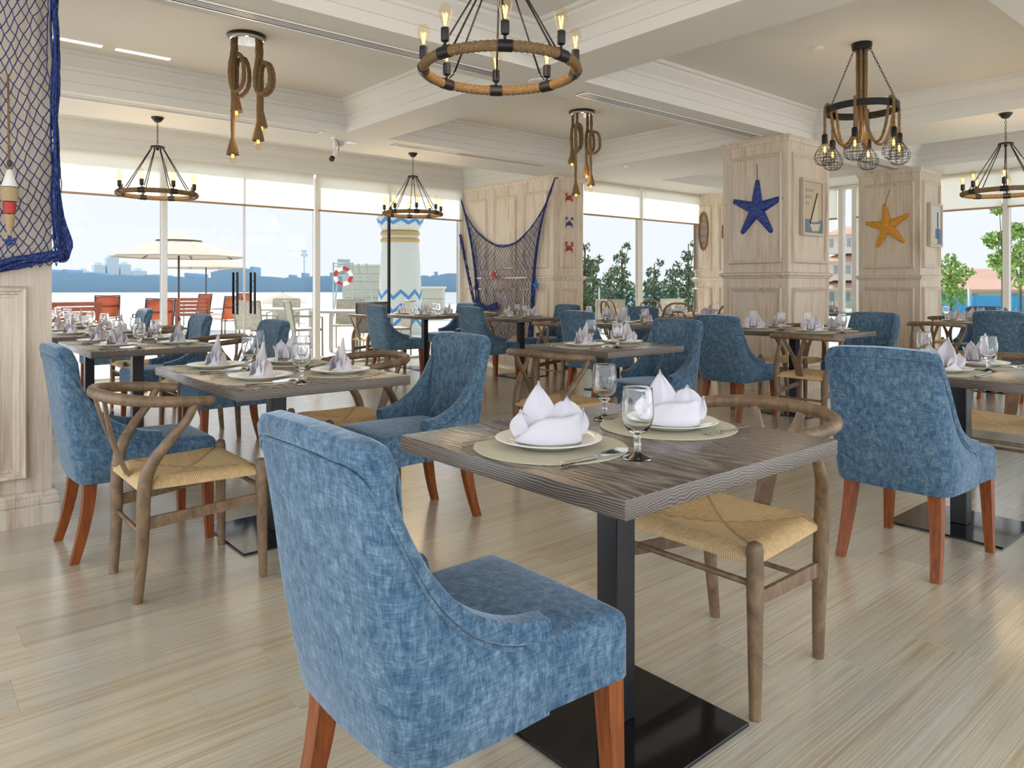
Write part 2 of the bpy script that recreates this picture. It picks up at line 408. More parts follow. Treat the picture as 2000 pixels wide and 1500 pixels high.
# ---------------------------------------------------------------- ceiling: slab, beams, crown mouldings
ZS, ZC = 2.78, 3.10; XW = -2.2
ce = struct('ceiling', 'cream coffered ceiling with deep beams and crown mouldings')
MB().box(XW, 12.0, -1.7, 7.94, ZC, ZC+.12).box(XW, 8.05, 7.94, 10.07, ZC, ZC+.12).obj('ceiling_slab', M['paint'], ce)
rows = [(-1.3, .9), (1.42, 4.07), (4.54, 7.07)]
cof = []
ybands = [(-1.7, -1.3), (.9, 1.42), (4.07, 4.54)]
for a, b in ybands: MB().box(XW, 12.0, a, b, ZS, ZC).obj('beam', M['paint'], ce)
MB().box(XW, 7.42, 7.07, 8.03, ZS, ZC).obj('beam', M['paint'], ce)
MB().box(7.42, 12.0, 7.07, 7.94, ZS, ZC).obj('beam', M['paint'], ce)
MB().box(XW, 7.42, 9.95, 10.07, ZS, ZC).obj('beam', M['paint'], ce)
MB().box(7.42, 8.05, 7.94, 10.07, ZS, ZC).obj('beam', M['paint'], ce)
xs = {0: [(-1.8, -.25), (.25, 3.71), (4.22, 7.91), (9.04, 10.81)], 1: [(-1.8, -.25), (.25, 3.71), (4.22, 7.91), (9.04, 10.81)], 2: [(-1.8, -.25), (.25, 3.71), (4.22, 7.42), (9.04, 10.81)]}
for r, (a, b) in enumerate(rows):
    x = XW
    for u, w in xs[r]:
        MB().box(x, u, a, b, ZS, ZC).obj('beam', M['paint'], ce); x = w; cof.append((u, w, a, b))
    MB().box(x, 12.0, a, b, ZS, ZC).obj('beam', M['paint'], ce)
cof.append((XW, 7.42, 8.03, 9.95))
prof = [(0, 2.862), (.012, 2.866), (.014, 2.882), (.004, 2.886), (.004, 2.955), (.020, 2.962), (.024, 2.985), (.052, 3.012), (.085, 3.045), (.088, 3.066), (.112, 3.072), (.115, 3.10)]
for u, w, a, b in cof:
    m = MB(); m.grid([[(u+o, a+o, z), (w-o, a+o, z), (w-o, b-o, z), (u+o, b-o, z)] for o, z in prof], closed=True)
    m.obj('crown_moulding', M['paint'], ce)

# ---------------------------------------------------------------- panelled pillars
def panel(m, face, at, a0, a1, z0, z1, s):
    """raised frame moulding on a face: face 'x' -> plane X=at looking s, 'y' -> plane Y=at"""
    pr = [(0, 0), (.003, .022), (.012, .034), (.022, .030), (.028, .017), (.036, .017), (.041, .006), (.054, .004), (.058, 0)]
    R = []
    for o, h in pr:
        q = [(a0+o, z0+o), (a1-o, z0+o), (a1-o, z1-o), (a0+o, z1-o)]
        R.append([((at+s*h, a, z) if face == 'x' else (a, at+s*h, z)) for a, z in q])
    m.grid(R, closed=True)
def ringmould(x0, x1, y0, y1, pr):
    m = MB(); m.grid([[(x0-o, y0-o, z), (x1+o, y0-o, z), (x1+o, y1+o, z), (x0-o, y1+o, z)] for o, z in pr], closed=True); return m
def pillar(name, label, x0, x1, y0, y1, panels, rail=True, wood='wash'):
    p = struct(name, label)
    MB().box(x0, x1, y0, y1, 0, ZS).obj('shaft', M[wood], p)
    ringmould(x0, x1, y0, y1, [(.0, 0), (.03, 0), (.03, .085), (.024, .092), (.03, .10), (.03, .122), (.022, .13), (.024, .14), (.016, .155), (0, .162)]).obj('base_moulding', M[wood], p)
    if rail: ringmould(x0, x1, y0, y1, [(0, 1.235), (.012, 1.24), (.020, 1.262), (.036, 1.272), (.036, 1.29), (.018, 1.30), (0, 1.305)]).obj('chair_rail', M[wood], p)
    ringmould(x0, x1, y0, y1, [(0, 2.715), (.01, 2.72), (.022, 2.755), (.03, 2.762), (.03, ZS), (0, ZS)]).obj('cap_moulding', M[wood], p)
    for f, at, a0, a1, z0, z1, s in panels:
        m = MB(); panel(m, f, at, a0, a1, z0, z1, s); m.obj('panel_moulding', M[wood], p)
    return p
pillar('pillar', 'whitewashed wood pillar at the left edge of the room, draped with net', -.28, .615, 4.2, 5.05,
       [('y', 4.2, -.18, .515, .225, 1.15, -1)], rail=False)
pillar('pillar', 'whitewashed pillar carrying the blue starfish', 7.35, 8.26, 4.06, 4.86,
       [('x', 7.35, 4.125, 4.775, .25, 1.135, -1), ('x', 7.35, 4.125, 4.775, 1.40, 2.60, -1), ('y', 4.06, 7.42, 8.18, .25, 1.135, -1), ('y', 4.06, 7.42, 8.18, 1.40, 2.60, -1)])
pillar('pillar', 'whitewashed pillar carrying the yellow starfish', 10.72, 11.46, 4.0, 4.83,
       [('x', 10.72, 4.065, 4.765, .25, 1.135, -1), ('x', 10.72, 4.065, 4.765, 1.40, 2.60, -1), ('y', 4.0, 10.79, 11.39, .25, 1.135, -1), ('y', 4.0, 10.79, 11.39, 1.40, 2.60, -1)])
pp = []
for a, b in ((7.87, 8.42), (8.60, 9.15), (9.33, 9.92)): pp += [('x', 7.42, a, b, .25, 1.12, -1), ('x', 7.42, a, b, 1.42, 2.56, -1)]
pp += [('y', 7.78, 7.55, 7.92, .25, 1.12, -1), ('y', 7.78, 7.55, 7.92, 1.42, 2.56, -1)]
pillar('wall_back', 'whitewashed panelled wall behind the big hanging net', 7.42, 8.05, 7.78, 10.05, pp, wood='wash_lit')
pillar('pillar', 'pale panelled pier between the garden windows, with an oval frame', 11.1, 12.0, 7.48, 7.94,
       [('x', 11.1, 7.58, 7.95, .25, 1.12, -1), ('x', 11.1, 7.58, 7.95, 1.42, 2.58, -1), ('y', 7.48, 11.2, 11.75, .25, 1.12, -1), ('y', 7.48, 11.2, 11.75, 1.42, 2.58, -1)], wood='wash_lit')

# ---------------------------------------------------------------- windows, doors
def window(name, axis, at, lo, hi, posts, label, pw=.035, mats=('metal_frame',), zt=ZS):
    w = struct(name, label)
    def bx(nm, a, b, z0, z1, t, m, off=0):
        q = MB()
        if axis == 'y': q.box(a, b, at-t+off, at+t+off, z0, z1, min(.004, t*.4) if m != 'pane' else 0, 1)
        else: q.box(at-t+off, at+t+off, a, b, z0, z1, min(.004, t*.4) if m != 'pane' else 0, 1)
        return q.obj(nm, M[m], w)
    bx('sill_frame', lo, hi, -.01, .03, .04, 'metal_frame'); bx('head_frame', lo, hi, zt-.06, zt, .05, 'white_frame')
    ps = sorted(posts)
    for x, t, m in ps: bx('mullion', x-t, x+t, .03, zt-.06, t*1.2, m)
    ed = [lo]+[x for x, t, m in ps]+[hi]
    for i in range(len(ed)-1):
        a = ed[i]+(ps[i-1][1] if i else .0); b = ed[i+1]-(ps[i][1] if i < len(ps) else 0)
        if b-a > .1: bx('pane', a, b, .03, zt-.06, .004, 'pane')
    return w
window('window_1', 'y', 10.02, -4, 2.72, [(.7, .035, 'metal_frame'), (-1.3, .035, 'metal_frame'), (2.69, .036, 'metal_frame')], 'glazed sea-front wall at the left')
window('window_2', 'y', 10.02, 4.76, 7.42, [(4.78, .04, 'white_frame'), (6.0, .018, 'black'), (7.38, .04, 'white_frame')], 'glazed sea-front wall beside the hanging net')
for nm, a, b, hx in (('door_1', 2.735, 3.716, 3.60), ('door_2', 3.728, 4.73, 3.84)):
    d = struct(nm, 'glass terrace door leaf with tall black pull handles')
    MB().box(a, b, 10.012, 10.028, .01, 2.72).obj('pane', M['pane'], d)
    MB().box(a, b, 10.0, 10.04, 2.715, ZS, .004, 1).obj('top_rail', M['metal_frame'], d)
    MB().box(a, b, 10.0, 10.04, 0, .02).obj('bottom_rail', M['metal_frame'], d)
    xe = b if nm == 'door_1' else a
    MB().box(xe-.007, xe+.007, 10.005, 10.035, .02, 2.715, .003, 1).obj('edge_trim', M['metal_frame'], d)
    for yy in (9.945, 10.095):
        h = MB(); h.tube([(hx, yy, .77), (hx, yy, 1.34)], .016, 10)
        for z in (.90, 1.22): h.tube([(hx, yy, z), (hx, 10.02, z)], .008, 6)
        h.obj('pull_handle', M['black'], d, smooth=True, angle=40)
window('window_3', 'y', 7.87, 8.05, 11.1, [(9.47, .04, 'white_frame')], 'garden window between the net wall and the pale pier')
window('window_4', 'x', 11.87, -4, 7.48, [(x, .04, 'white_frame') for x in (5.62, 5.40, 3.3, 1.2, -1.0)], 'garden window wall on the right')
def blind(axis, at, a, b, zb, label, tubeout=0):
    t = thing('roller_blind', label, 'blind', ((a+b)/2, at, zb) if axis == 'y' else (at, (a+b)/2, zb), 0 if axis == 'y' else PI/2, 'roller blinds at the window heads')
    L = (b-a)/2-.006
    MB().box(-L, L, -.0015, .0015, .01, ZS-zb).obj('fabric', M['blind'], t)
    MB().box(-L, L, -.012, .012, -.012, .014, .004, 1).obj('bottom_bar', mat('blind_bar', (.40, .26, .15), .5) if 'blind_bar' not in bpy.data.materials else bpy.data.materials['blind_bar'], t)
blind('y', 9.93, -1.2, 1.5, 2.25, 'white roller blind at the far left above the sea view')
blind('y', 9.93, 1.51, 4.70, 2.25, 'wide white roller blind above the glass terrace doors')
blind('y', 9.93, 4.76, 7.36, 2.25, 'white roller blind above the lighthouse, left of the hanging net')
blind('y', 7.80, 8.08, 9.44, 2.25, 'cream roller blind right of the three crab plaques')
blind('y', 7.80, 9.49, 11.06, 2.25, 'cream roller blind left of the pale pier with the oval frame')
blind('x', 11.80, 5.66, 7.44, 2.25, 'cream roller blind between the two starfish pillars, left one')
blind('x', 11.80, 3.34, 5.36, 2.25, 'cream roller blind behind the pillar with the yellow starfish')
blind('x', 11.80, -1.0, 3.28, 2.25, 'pale grey roller blind at the right edge behind the ring lamp')

# ---------------------------------------------------------------- ceiling fittings
def vent(x0, x1, y, label, w=.13):
    t = thing('linear_vent', label, 'vent', ((x0+x1)/2, y, ZS), 0, 'linear air vents in the ceiling beams'); L = (x1-x0)/2
    MB().box(-L, L, -w/2+.012, w/2-.012, -.004, 0).obj('slot_back', M['dark'], t)
    f = MB(); f.box(-L, L, -w/2, -w/2+.016, -.007, 0, .002, 1).box(-L, L, w/2-.016, w/2, -.007, 0, .002, 1).box(-L, -L+.016, -w/2, w/2, -.0068, 0).box(L-.016, L, -w/2, w/2, -.0068, 0)
    f.obj('frame', M['vent_frame'], t)
    for k in range(3):
        y0 = -w/2+.016+(k+1)*(w-.032)/4
        MB().box(-L+.016, L-.016, y0-.004, y0+.004, -.0055, -.004).obj('slat', M['vent_frame'], t)
vent(.2, 3.58, 4.38, 'long white slatted vent in the beam left of the big ring lamp')
vent(4.46, 7.2, 4.345, 'long slatted vent in the beam running to the blue starfish pillar')
vent(4.42, 6.8, 7.28, 'thin slatted vent in the beam above the hanging net')
vent(.2, 3.5, 7.24, 'bright slatted vent in the beam above the left ring lamp')
vent(9.2, 10.7, 4.3, 'short slatted vent in the beam beside the yellow starfish pillar')
for x, y, nm in ((1.12, 6.70, 'left'), (1.64, 6.70, 'right')):
    o = MB().box(-.21, .21, -.025, .025, -.006, 0, .002, 1).obj('strip_light', M['strip_lamp'], loc=(x, y, ZC)); tag(o, f'short bright strip light in the left ceiling coffer, {nm} one of two', 'ceiling light', 'strip lights in the left coffer')
def disc(name, label, cat, x, y, z, r, h, m='vent_frame'):
    o = MB().lathe([(r, 0), (r, -h*.6), (r*.86, -h), (.001, -h)], 20).obj(name, M[m], loc=(x, y, z), smooth=True, angle=40); return tag(o, label, cat)
disc('ceiling_speaker', 'flat round white ceiling disc behind the big ring lamp', 'speaker', 3.96, 4.30, ZS, .10, .012)
disc('smoke_detector', 'flat round white disc on the beam beside the small camera', 'detector', 4.0, 7.5, ZS, .06, .012)
disc('dome_sensor', 'small green dome sensor on the ceiling beam beside the camera', 'sensor', 3.88, 7.55, ZS, .045, .05, 'grey_green')
disc('downlight', 'small round ceiling light left of the caged pendant lamp', 'ceiling light', 5.8, 2.95, ZC, .05, .012)
disc('sprinkler', 'small round ceiling fitting near the pale pier', 'sprinkler', 7.62, 6.55, ZS, .035, .02)
t = thing('security_camera', 'small white security camera hanging from the ceiling beam', 'camera', (3.72, 7.36, ZS))
MB().lathe([(.035, 0), (.035, -.015), (.001, -.018)], 14).obj('mount', M['vent_frame'], t, smooth=True, angle=40)
MB().tube([(0, 0, -.01), (0, 0, -.15)], .011, 8).obj('stem', M['vent_frame'], t, smooth=True)
MB().tube(spline([(.01, 0, -.01), (.055, 0, -.06), (.05, 0, -.14), (.01, 0, -.18)], 5), .004, 6).obj('cable', M['cord_black'], t, smooth=True)
q = MB().tube([(.03, .01, -.15), (-.03, -.02, -.23)], .026, 12); q.obj('body', M['porcelain'], t, smooth=True, angle=40)
MB().tube([(-.028, -.019, -.228), (-.05, -.03, -.258)], .028, 12).obj('lens_hood', M['black'], t, smooth=True, angle=40)
# ---------------------------------------------------------------- blue dining chair (faces +x)
def blue_chair():
    t = thing('dining_chair', '', 'chair')
    half = [((.062, -.238), (.060, -.238, .512)), ((-.02, -.240), (-.03, -.240, .530)), ((-.09, -.241), (-.125, -.240, .577)),
            ((-.15, -.239), (-.20, -.240, .652)), ((-.20, -.232), (-.25, -.240, .735)), ((-.235, -.212), (-.29, -.238, .822)),
            ((-.252, -.175), (-.315, -.230, .872)), ((-.258, -.13), (-.326, -.195, .893)), ((-.262, -.07), (-.333, -.105, .899)), ((-.264, 0), (-.336, 0, .902))]
    half = [((b[0], b[1]*.97), (u[0], u[1]*.955, u[2])) for b, u in half]
    pts = half + [((b[0], -b[1]), (u[0], -u[1], u[2])) for b, u in half[-2::-1]]
    B = spline([(b[0], b[1], .325) for b, u in pts], 4); U = spline([u for b, u in pts], 4); L = len(B)
    rows = []; pipe = []; TH = .052
    for i in range(L):
        b, u = B[i], U[i]
        tg = (B[min(i+1, L-1)]-B[max(i-1, 0)]); tg.z = 0; tg.normalize(); nin = Vector((-tg.y, tg.x, 0))
        if nin.dot(Vector((-.0, 0, 0))-Vector((b.x, b.y, 0))) < 0: nin = -nin
        out = -nin; H = u.z-b.z; row = []
        for q in (0, .02, .25, .5, .72):     # outer face, slight belly
            z = b.z+(H-.06)*q; f = q*(H-.06)/H
            p = b.lerp(u, f); p = p+out*(.012*math.sin(PI*min(1, f*1.05)))*(1 if q < .75 else .6)
            if q == 0: p = p+nin*.006
            row.append(p)
        top = u.copy(); row.append(top+Vector((0, 0, -.052))+out*.004)
        pipe.append(top+Vector((0, 0, -.0465))+out*.0055)
        row.append(top+Vector((0, 0, -.041))+out*.0015); row.append(top+Vector((0, 0, -.036))+out*.0105)
        row.append(top+Vector((0, 0, -.014))+out*.0135); row.append(top+out*.006+Vector((0, 0, .002)))
        row.append(top+nin*.026+Vector((0, 0, .006))); row.append(top+nin*.045+Vector((0, 0, -.002)))
        row.append(top+nin*(TH+.004)+Vector((0, 0, -.022)))
        for f in (.62, .3, .0):
            z0 = .425; zt = u.z-.03; z = z0+(zt-z0)*f
            p = b.lerp(u, max(0, (z-b.z)/H)); row.append(Vector((p.x, p.y, z))+nin*(TH+.012*(1-f)))
        rows.append(row)
    m = MB(); m.grid(rows); n = len(rows[0])
    m.f.append(tuple(range(n))); m.f.append(tuple((L-1)*n+k for k in range(n))[::-1])
    m.obj('shell', M['blue'], t, smooth=True, angle=50)
    # piping: follows the border seam, turns down at the arm fronts
    a, z = pipe[0], pipe[-1]
    path = [Vector((a.x-.024, a.y+.006, .345)), Vector((a.x-.024, a.y, a.z-.05)), Vector((a.x-.030, a.y, a.z-.006))] + pipe[3:-3] + [Vector((z.x-.030, z.y, z.z-.006)), Vector((z.x-.024, z.y, z.z-.05)), Vector((z.x-.024, z.y-.006, .345))]
    MB().tube(path, .0040, 6).obj('piping', M['blue'], t, smooth=True)
    # seat cushion: domed block with soft edges
    bm = bmesh.new(); bmesh.ops.create_cube(bm, size=1)
    for p in bm.verts: p.co = (.045+p.co.x*.51, p.co.y*(.470 if p.co.x > 0 else .40), .3935+p.co.z*.137)
    bmesh.ops.bevel(bm, geom=[e for e in bm.edges if any(v.co.z > .42 for v in e.verts)], offset=.030, segments=4, profile=.5, affect='EDGES')
    bmesh.ops.subdivide_edges(bm, edges=[e for e in bm.edges if e.calc_length() > .2], cuts=6, use_grid_fill=True)
    for p in bm.verts:
        if p.co.z > .44: p.co.z += .016*max(0, 1-((p.co.x-.05)/.27)**2)*max(0, 1-(p.co.y/.25)**2)
    me = bpy.data.meshes.new('seat'); bmesh.ops.recalc_face_normals(bm, faces=bm.faces[:]); bm.to_mesh(me); bm.free(); me.materials.append(M['blue'])
    me.polygons.foreach_set('use_smooth', [True]*len(me.polygons)); me.set_sharp_from_angle(angle=math.radians(50))
    o = bpy.data.objects.new('seat', me); C.objects.link(o); o.parent = t
    MB().box(-.235, .285, -.19, .19, .322, .330).obj('base_cloth', M['cord_black'], t)
    for sx, sy in ((1, 1), (1, -1), (-1, 1), (-1, -1)):
        rowsl = []
        for k in range(6):
            f = k/5; z = .335*(1-f)
            if sx > 0: cx, cyy, h = .262+.008*f, .200+.012*f, .0235-.008*f
            else: cx, cyy, h = -.205-.062*f**1.7, .165+.022*f, .0245-.008*f
            rowsl.append([(cx-h, sy*cyy-h, z), (cx+h, sy*cyy-h, z), (cx+h, sy*cyy+h, z), (cx-h, sy*cyy+h, z)])
        l = MB(); l.grid(rowsl, closed=True); l.f.append((0, 1, 2, 3)); l.f.append((20, 21, 22, 23)); l.obj('leg', M['leg'], t, smooth=True, angle=35)
    return t
# ---------------------------------------------------------------- wishbone chair (faces +x)
def wishbone():
    t = thing('wishbone_chair', '', 'chair')
    for s in (1, -1):
        pts = spline([(-.222, s*.186, 0), (-.208, s*.197, .22), (-.205, s*.205, .40), (-.185, s*.218, .50), (-.13, s*.242, .585), (-.07, s*.256, .66), (-.045, s*.258, .715)], 4)
        L = len(pts); R = [.0155+.0085*math.sin(PI*min(1, i/(L-1)*1.25+.05)) for i in range(L)]
        MB().tube(pts, R, 10).obj('rear_leg', M['ash'], t, smooth=True, angle=60)
        fp = [(.222, s*.238, 0), (.219, s*.236, .15), (.216, s*.234, .33), (.215, s*.233, .445), (.215, s*.233, .463), (.215, s*.233, .470)]
        MB().tube(fp, [.0155, .019, .0225, .0225, .019, .007], 12).obj('front_leg', M['ash'], t, smooth=True, angle=60)
        a, b = Vector((.214, s*.234, .315)), Vector((-.205, s*.198, .285))
        q = MB(); w = .006
        q.grid([[a+Vector((0, -w, -.018)), a+Vector((0, w, -.018)), a+Vector((0, w, .018)), a+Vector((0, -w, .018))],
                [b+Vector((0, -w, -.022)), b+Vector((0, w, -.022)), b+Vector((0, w, .022)), b+Vector((0, -w, .022))]], closed=True)
        q.obj('side_stretcher', M['ash'], t)
    MB().tube([(.217, -.23, .355), (.217, .23, .355)], .0095, 8).obj('front_stretcher', M['ash'], t, smooth=True)
    MB().tube([(-.206, -.198, .245), (-.206, .198, .245)], .009, 8).obj('rear_stretcher', M['ash'], t, smooth=True)
    rp = [(.035, -.232, .716), (-.03, -.256, .722), (-.12, -.268, .730), (-.21, -.250, .738), (-.285, -.175, .746), (-.318, -.08, .751), (-.326, 0, .752)]
    rp = rp+[(x, -y, z) for x, y, z in rp[-2::-1]]
    P = spline(rp, 5); L = len(P); R = [(.0105 if i in (0, L-1) else .0158+.0035*math.sin(PI*i/(L-1))) for i in range(L)]
    MB().tube(P, R, 10, flat=1.15).obj('top_rail', M['ash'], t, smooth=True, angle=60)
    # Y splat: flat plate that forks
    sp = MB()
    def at(z): f = (z-.42)/.33; return -.208-.105*f-.012*math.sin(PI*f)
    def strip(cs, ws, th=.006):
        rows = []
        for (z, y), w in zip(cs, ws):
            x = at(z); rows.append([(x-th, y-w, z), (x+th, y-w, z), (x+th, y+w, z), (x-th, y+w, z)])
        sp.grid(rows, closed=True)
    strip([(.405, 0), (.47, 0), (.53, 0), (.575, 0)], [.030, .031, .034, .042])
    for s in (1, -1): strip([(.565, s*.017), (.61, s*.034), (.66, s*.056), (.71, s*.077), (.742, s*.088)], [.019, .016, .015, .015, .016])
    sp.obj('back_splat', M['ash'], t)
    # woven seat
    rows = []
    for i in range(13):
        fx = i/12; x = -.222+.452*fx; hw = .198+(.238-.198)*fx; row = []
        for j in range(13):
            fy = j/6-1
            ex = min(fx, 1-fx)*12; ey = (1-abs(fy))*6; ed = min(ex, ey)
            z = .455-.030*(1-fy*fy)*(1-abs(2*fx-1)**2.5)-.006*math.exp(-((abs(fy)-abs(2*fx-1))/.10)**2)*(min(abs(fy), abs(2*fx-1)) < .9)-.022*max(0, 1-ed)**2
            if ex < .5 or ey < .5: z = .424
            row.append((x, fy*(hw+.004), z))
        rows.append(row)
    q = MB(); q.grid(rows)
    b = MB(); b.grid([[(x, y, .408) for x, y, z in r] for r in rows])
    n0 = 13; o = len(q.v); q.v += b.v; q.f += [tuple(k+o for k in f) for f in b.f]
    rim = [(0, j) for j in range(13)]+[(i, 12) for i in range(1, 13)]+[(12, j) for j in range(11, -1, -1)]+[(i, 0) for i in range(11, 0, -1)]
    ids = [i*13+j for i, j in rim]
    for k in range(len(ids)): a_, b_ = ids[k], ids[(k+1) % len(ids)]; q.f.append((a_, b_, b_+o, a_+o))
    q.obj('woven_seat', M['cord'], t, smooth=True, angle=60)
    return t
BL = First(blue_chair()); WB = First(wishbone())
GB, GW = 'blue upholstered dining chairs', 'wishbone chairs with woven seats'
BLUE = [
 (.905, 1.255, 0, 'large blue chair in the foreground, back turned, at the nearest table'),
 (3.365, 1.285, 0, 'blue chair with orange-brown legs, back turned, at the right-edge table'),
 (.855, 3.67, 0, 'blue chair close beside the net-draped pillar at the left'),
 (1.985, 3.10, PI, 'blue chair facing the camera just behind the large foreground chair'),
 (1.88, 5.275, PI, 'navy-looking blue chair against the terrace doors, at the second table on the left'),
 (1.80, 6.69, PI, 'pale blue chair in front of the orange terrace chairs, third table on the left'),
 (1.88, 8.86, PI, 'farthest blue chair of the left row, nearest the sea-front glass'),
 (4.25, 3.42, PI, 'blue chair facing the camera at the square table in the centre'),
 (5.57, 5.18, 0, 'blue chair with its back turned, seen behind the centre table napkin'),
 (6.70, 5.76, PI, 'blue chair tucked behind the small table beyond the centre table'),
 (5.66, 7.06, 0, 'blue chair left of the table in front of the hanging net, back turned'),
 (6.76, 7.12, PI, 'blue chair facing the camera below the hanging net'),
 (5.12, 8.38, 0, 'pale blue chair in front of the lighthouse, back turned'),
 (6.42, 8.95, PI, 'small far blue chair between the lighthouse and the hanging net'),
 (5.74, 3.66, 0, 'blue chair with its back turned, left of the blue-starfish pillar table'),
 (6.86, 3.08, PI, 'blue chair facing the camera in front of the two starfish pillars'),
 (8.75, 2.42, 0, 'slate blue chair, back turned, behind the right-edge table'),
 (9.88, 3.05, PI, 'blue chair half hidden behind the slate blue chair near the blue fence window'),
 (6.35, 1.38, 0, 'sliver of a blue chair cut off by the right edge of the photo'),
]
for x, y, a, l in BLUE: BL.put((x, y, 0), a, l, GB)
WISH = [
 (1.975, 1.30, PI, 'wishbone chair with pale cord seat behind the nearest table, facing the camera'),
 (4.52, 1.30, PI, 'wishbone chair at the right edge of the photo, behind the right-edge table'),
 (.913, 3.09, 0, 'wishbone chair on the left, cord seat in full view, beside the blue chair'),
 (1.93, 3.68, PI, 'wishbone chair behind the four-place table on the left, curved rail showing'),
 (1.83, 5.82, PI, 'wishbone chair at the far side of the second table on the left'),
 (1.84, 7.50, PI, 'wishbone chair at the far side of the third table on the left'),
 (3.20, 3.27, 0, 'wishbone chair at the centre square table, back turned'),
 (5.62, 5.72, 0, 'wishbone chair between the hanging net table and the centre blue chair'),
 (5.12, 8.96, 0, 'dark-looking wishbone chair far left of the lighthouse base'),
 (6.42, 8.38, PI, 'small far wishbone chair at the lighthouse table, rail shining'),
 (5.79, 2.98, 0, 'wishbone chair with back turned in front of the blue-starfish pillar'),
 (6.84, 3.72, PI, 'wishbone chair behind the table at the foot of the blue-starfish pillar'),
 (8.75, 3.06, 0, 'wishbone chair at the foot of the yellow-starfish pillar, back turned'),
 (10.55, 3.50, 0, 'far wishbone chair right of the yellow-starfish pillar by the blue fence'),
]
for x, y, a, l in WISH: WB.put((x, y, 0), a, l, GW)

# ---------------------------------------------------------------- tables
def table(x, y, lx, ly, label):
    t = thing('dining_table', label, 'table', (x, y, 0), 0, 'grey wood dining tables on black pedestals')
    MB().box(-lx/2, lx/2, -ly/2, ly/2, .709, .75, .003, 2).obj('tabletop', M['table'], t, smooth=True, angle=40)
    MB().box(-.16, .16, -.16, .16, .701, .709).obj('mounting_plate', M['black'], t)
    MB().box(-.036, .036, -.036, .036, .01, .701, .004, 2).obj('column', M['black'], t)
    MB().box(-.245, .245, -.245, .245, 0, .010, .002, 1).obj('base_plate', M['base_plate'], t)
    return t
TB = {
 1: (1.47, 1.30, .84, .79, 'nearest grey wood table in the foreground', 'the nearest table'),
 2: (3.95, 1.29, .84, .79, 'grey wood table at the right edge of the photo', 'the right-edge table'),
 3: (1.40, 3.36, .77, 1.13, 'four-place dark wood table on the left behind the foreground chair', 'the four-place left table'),
 4: (1.33, 5.60, .78, 1.12, 'second dark table on the left, beside the net-draped pillar', 'the second left table'),
 5: (1.33, 7.20, .78, 1.12, 'third table on the left, half hidden by the net-draped pillar', 'the third left table'),
 6: (1.33, 8.95, .78, 1.10, 'farthest table on the left next to the sea-front glass', 'the farthest left table'),
 7: (3.70, 3.38, .76, .76, 'square dark wood table in the centre of the room', 'the centre square table'),
 8: (6.15, 5.45, .76, 1.10, 'dark table beyond the centre table, below the garden window', 'the table beyond the centre'),
 9: (6.20, 7.10, .80, .80, 'small table in front of the big hanging net', 'the table below the net'),
 10: (5.76, 8.65, .80, 1.10, 'far table in front of the lighthouse', 'the lighthouse table'),
 11: (6.30, 3.42, .80, 1.12, 'table at the foot of the blue-starfish pillar', 'the blue-starfish table'),
 12: (9.32, 2.75, .80, 1.10, 'table near the right-hand window behind the slate blue chair', 'the right window table'),
 15: (10.95, 5.45, .80, .80, 'far table seen between the two starfish pillars', 'the table between pillars'),
}
for k, (x, y, lx, ly, l, s) in TB.items(): table(x, y, lx, ly, l)

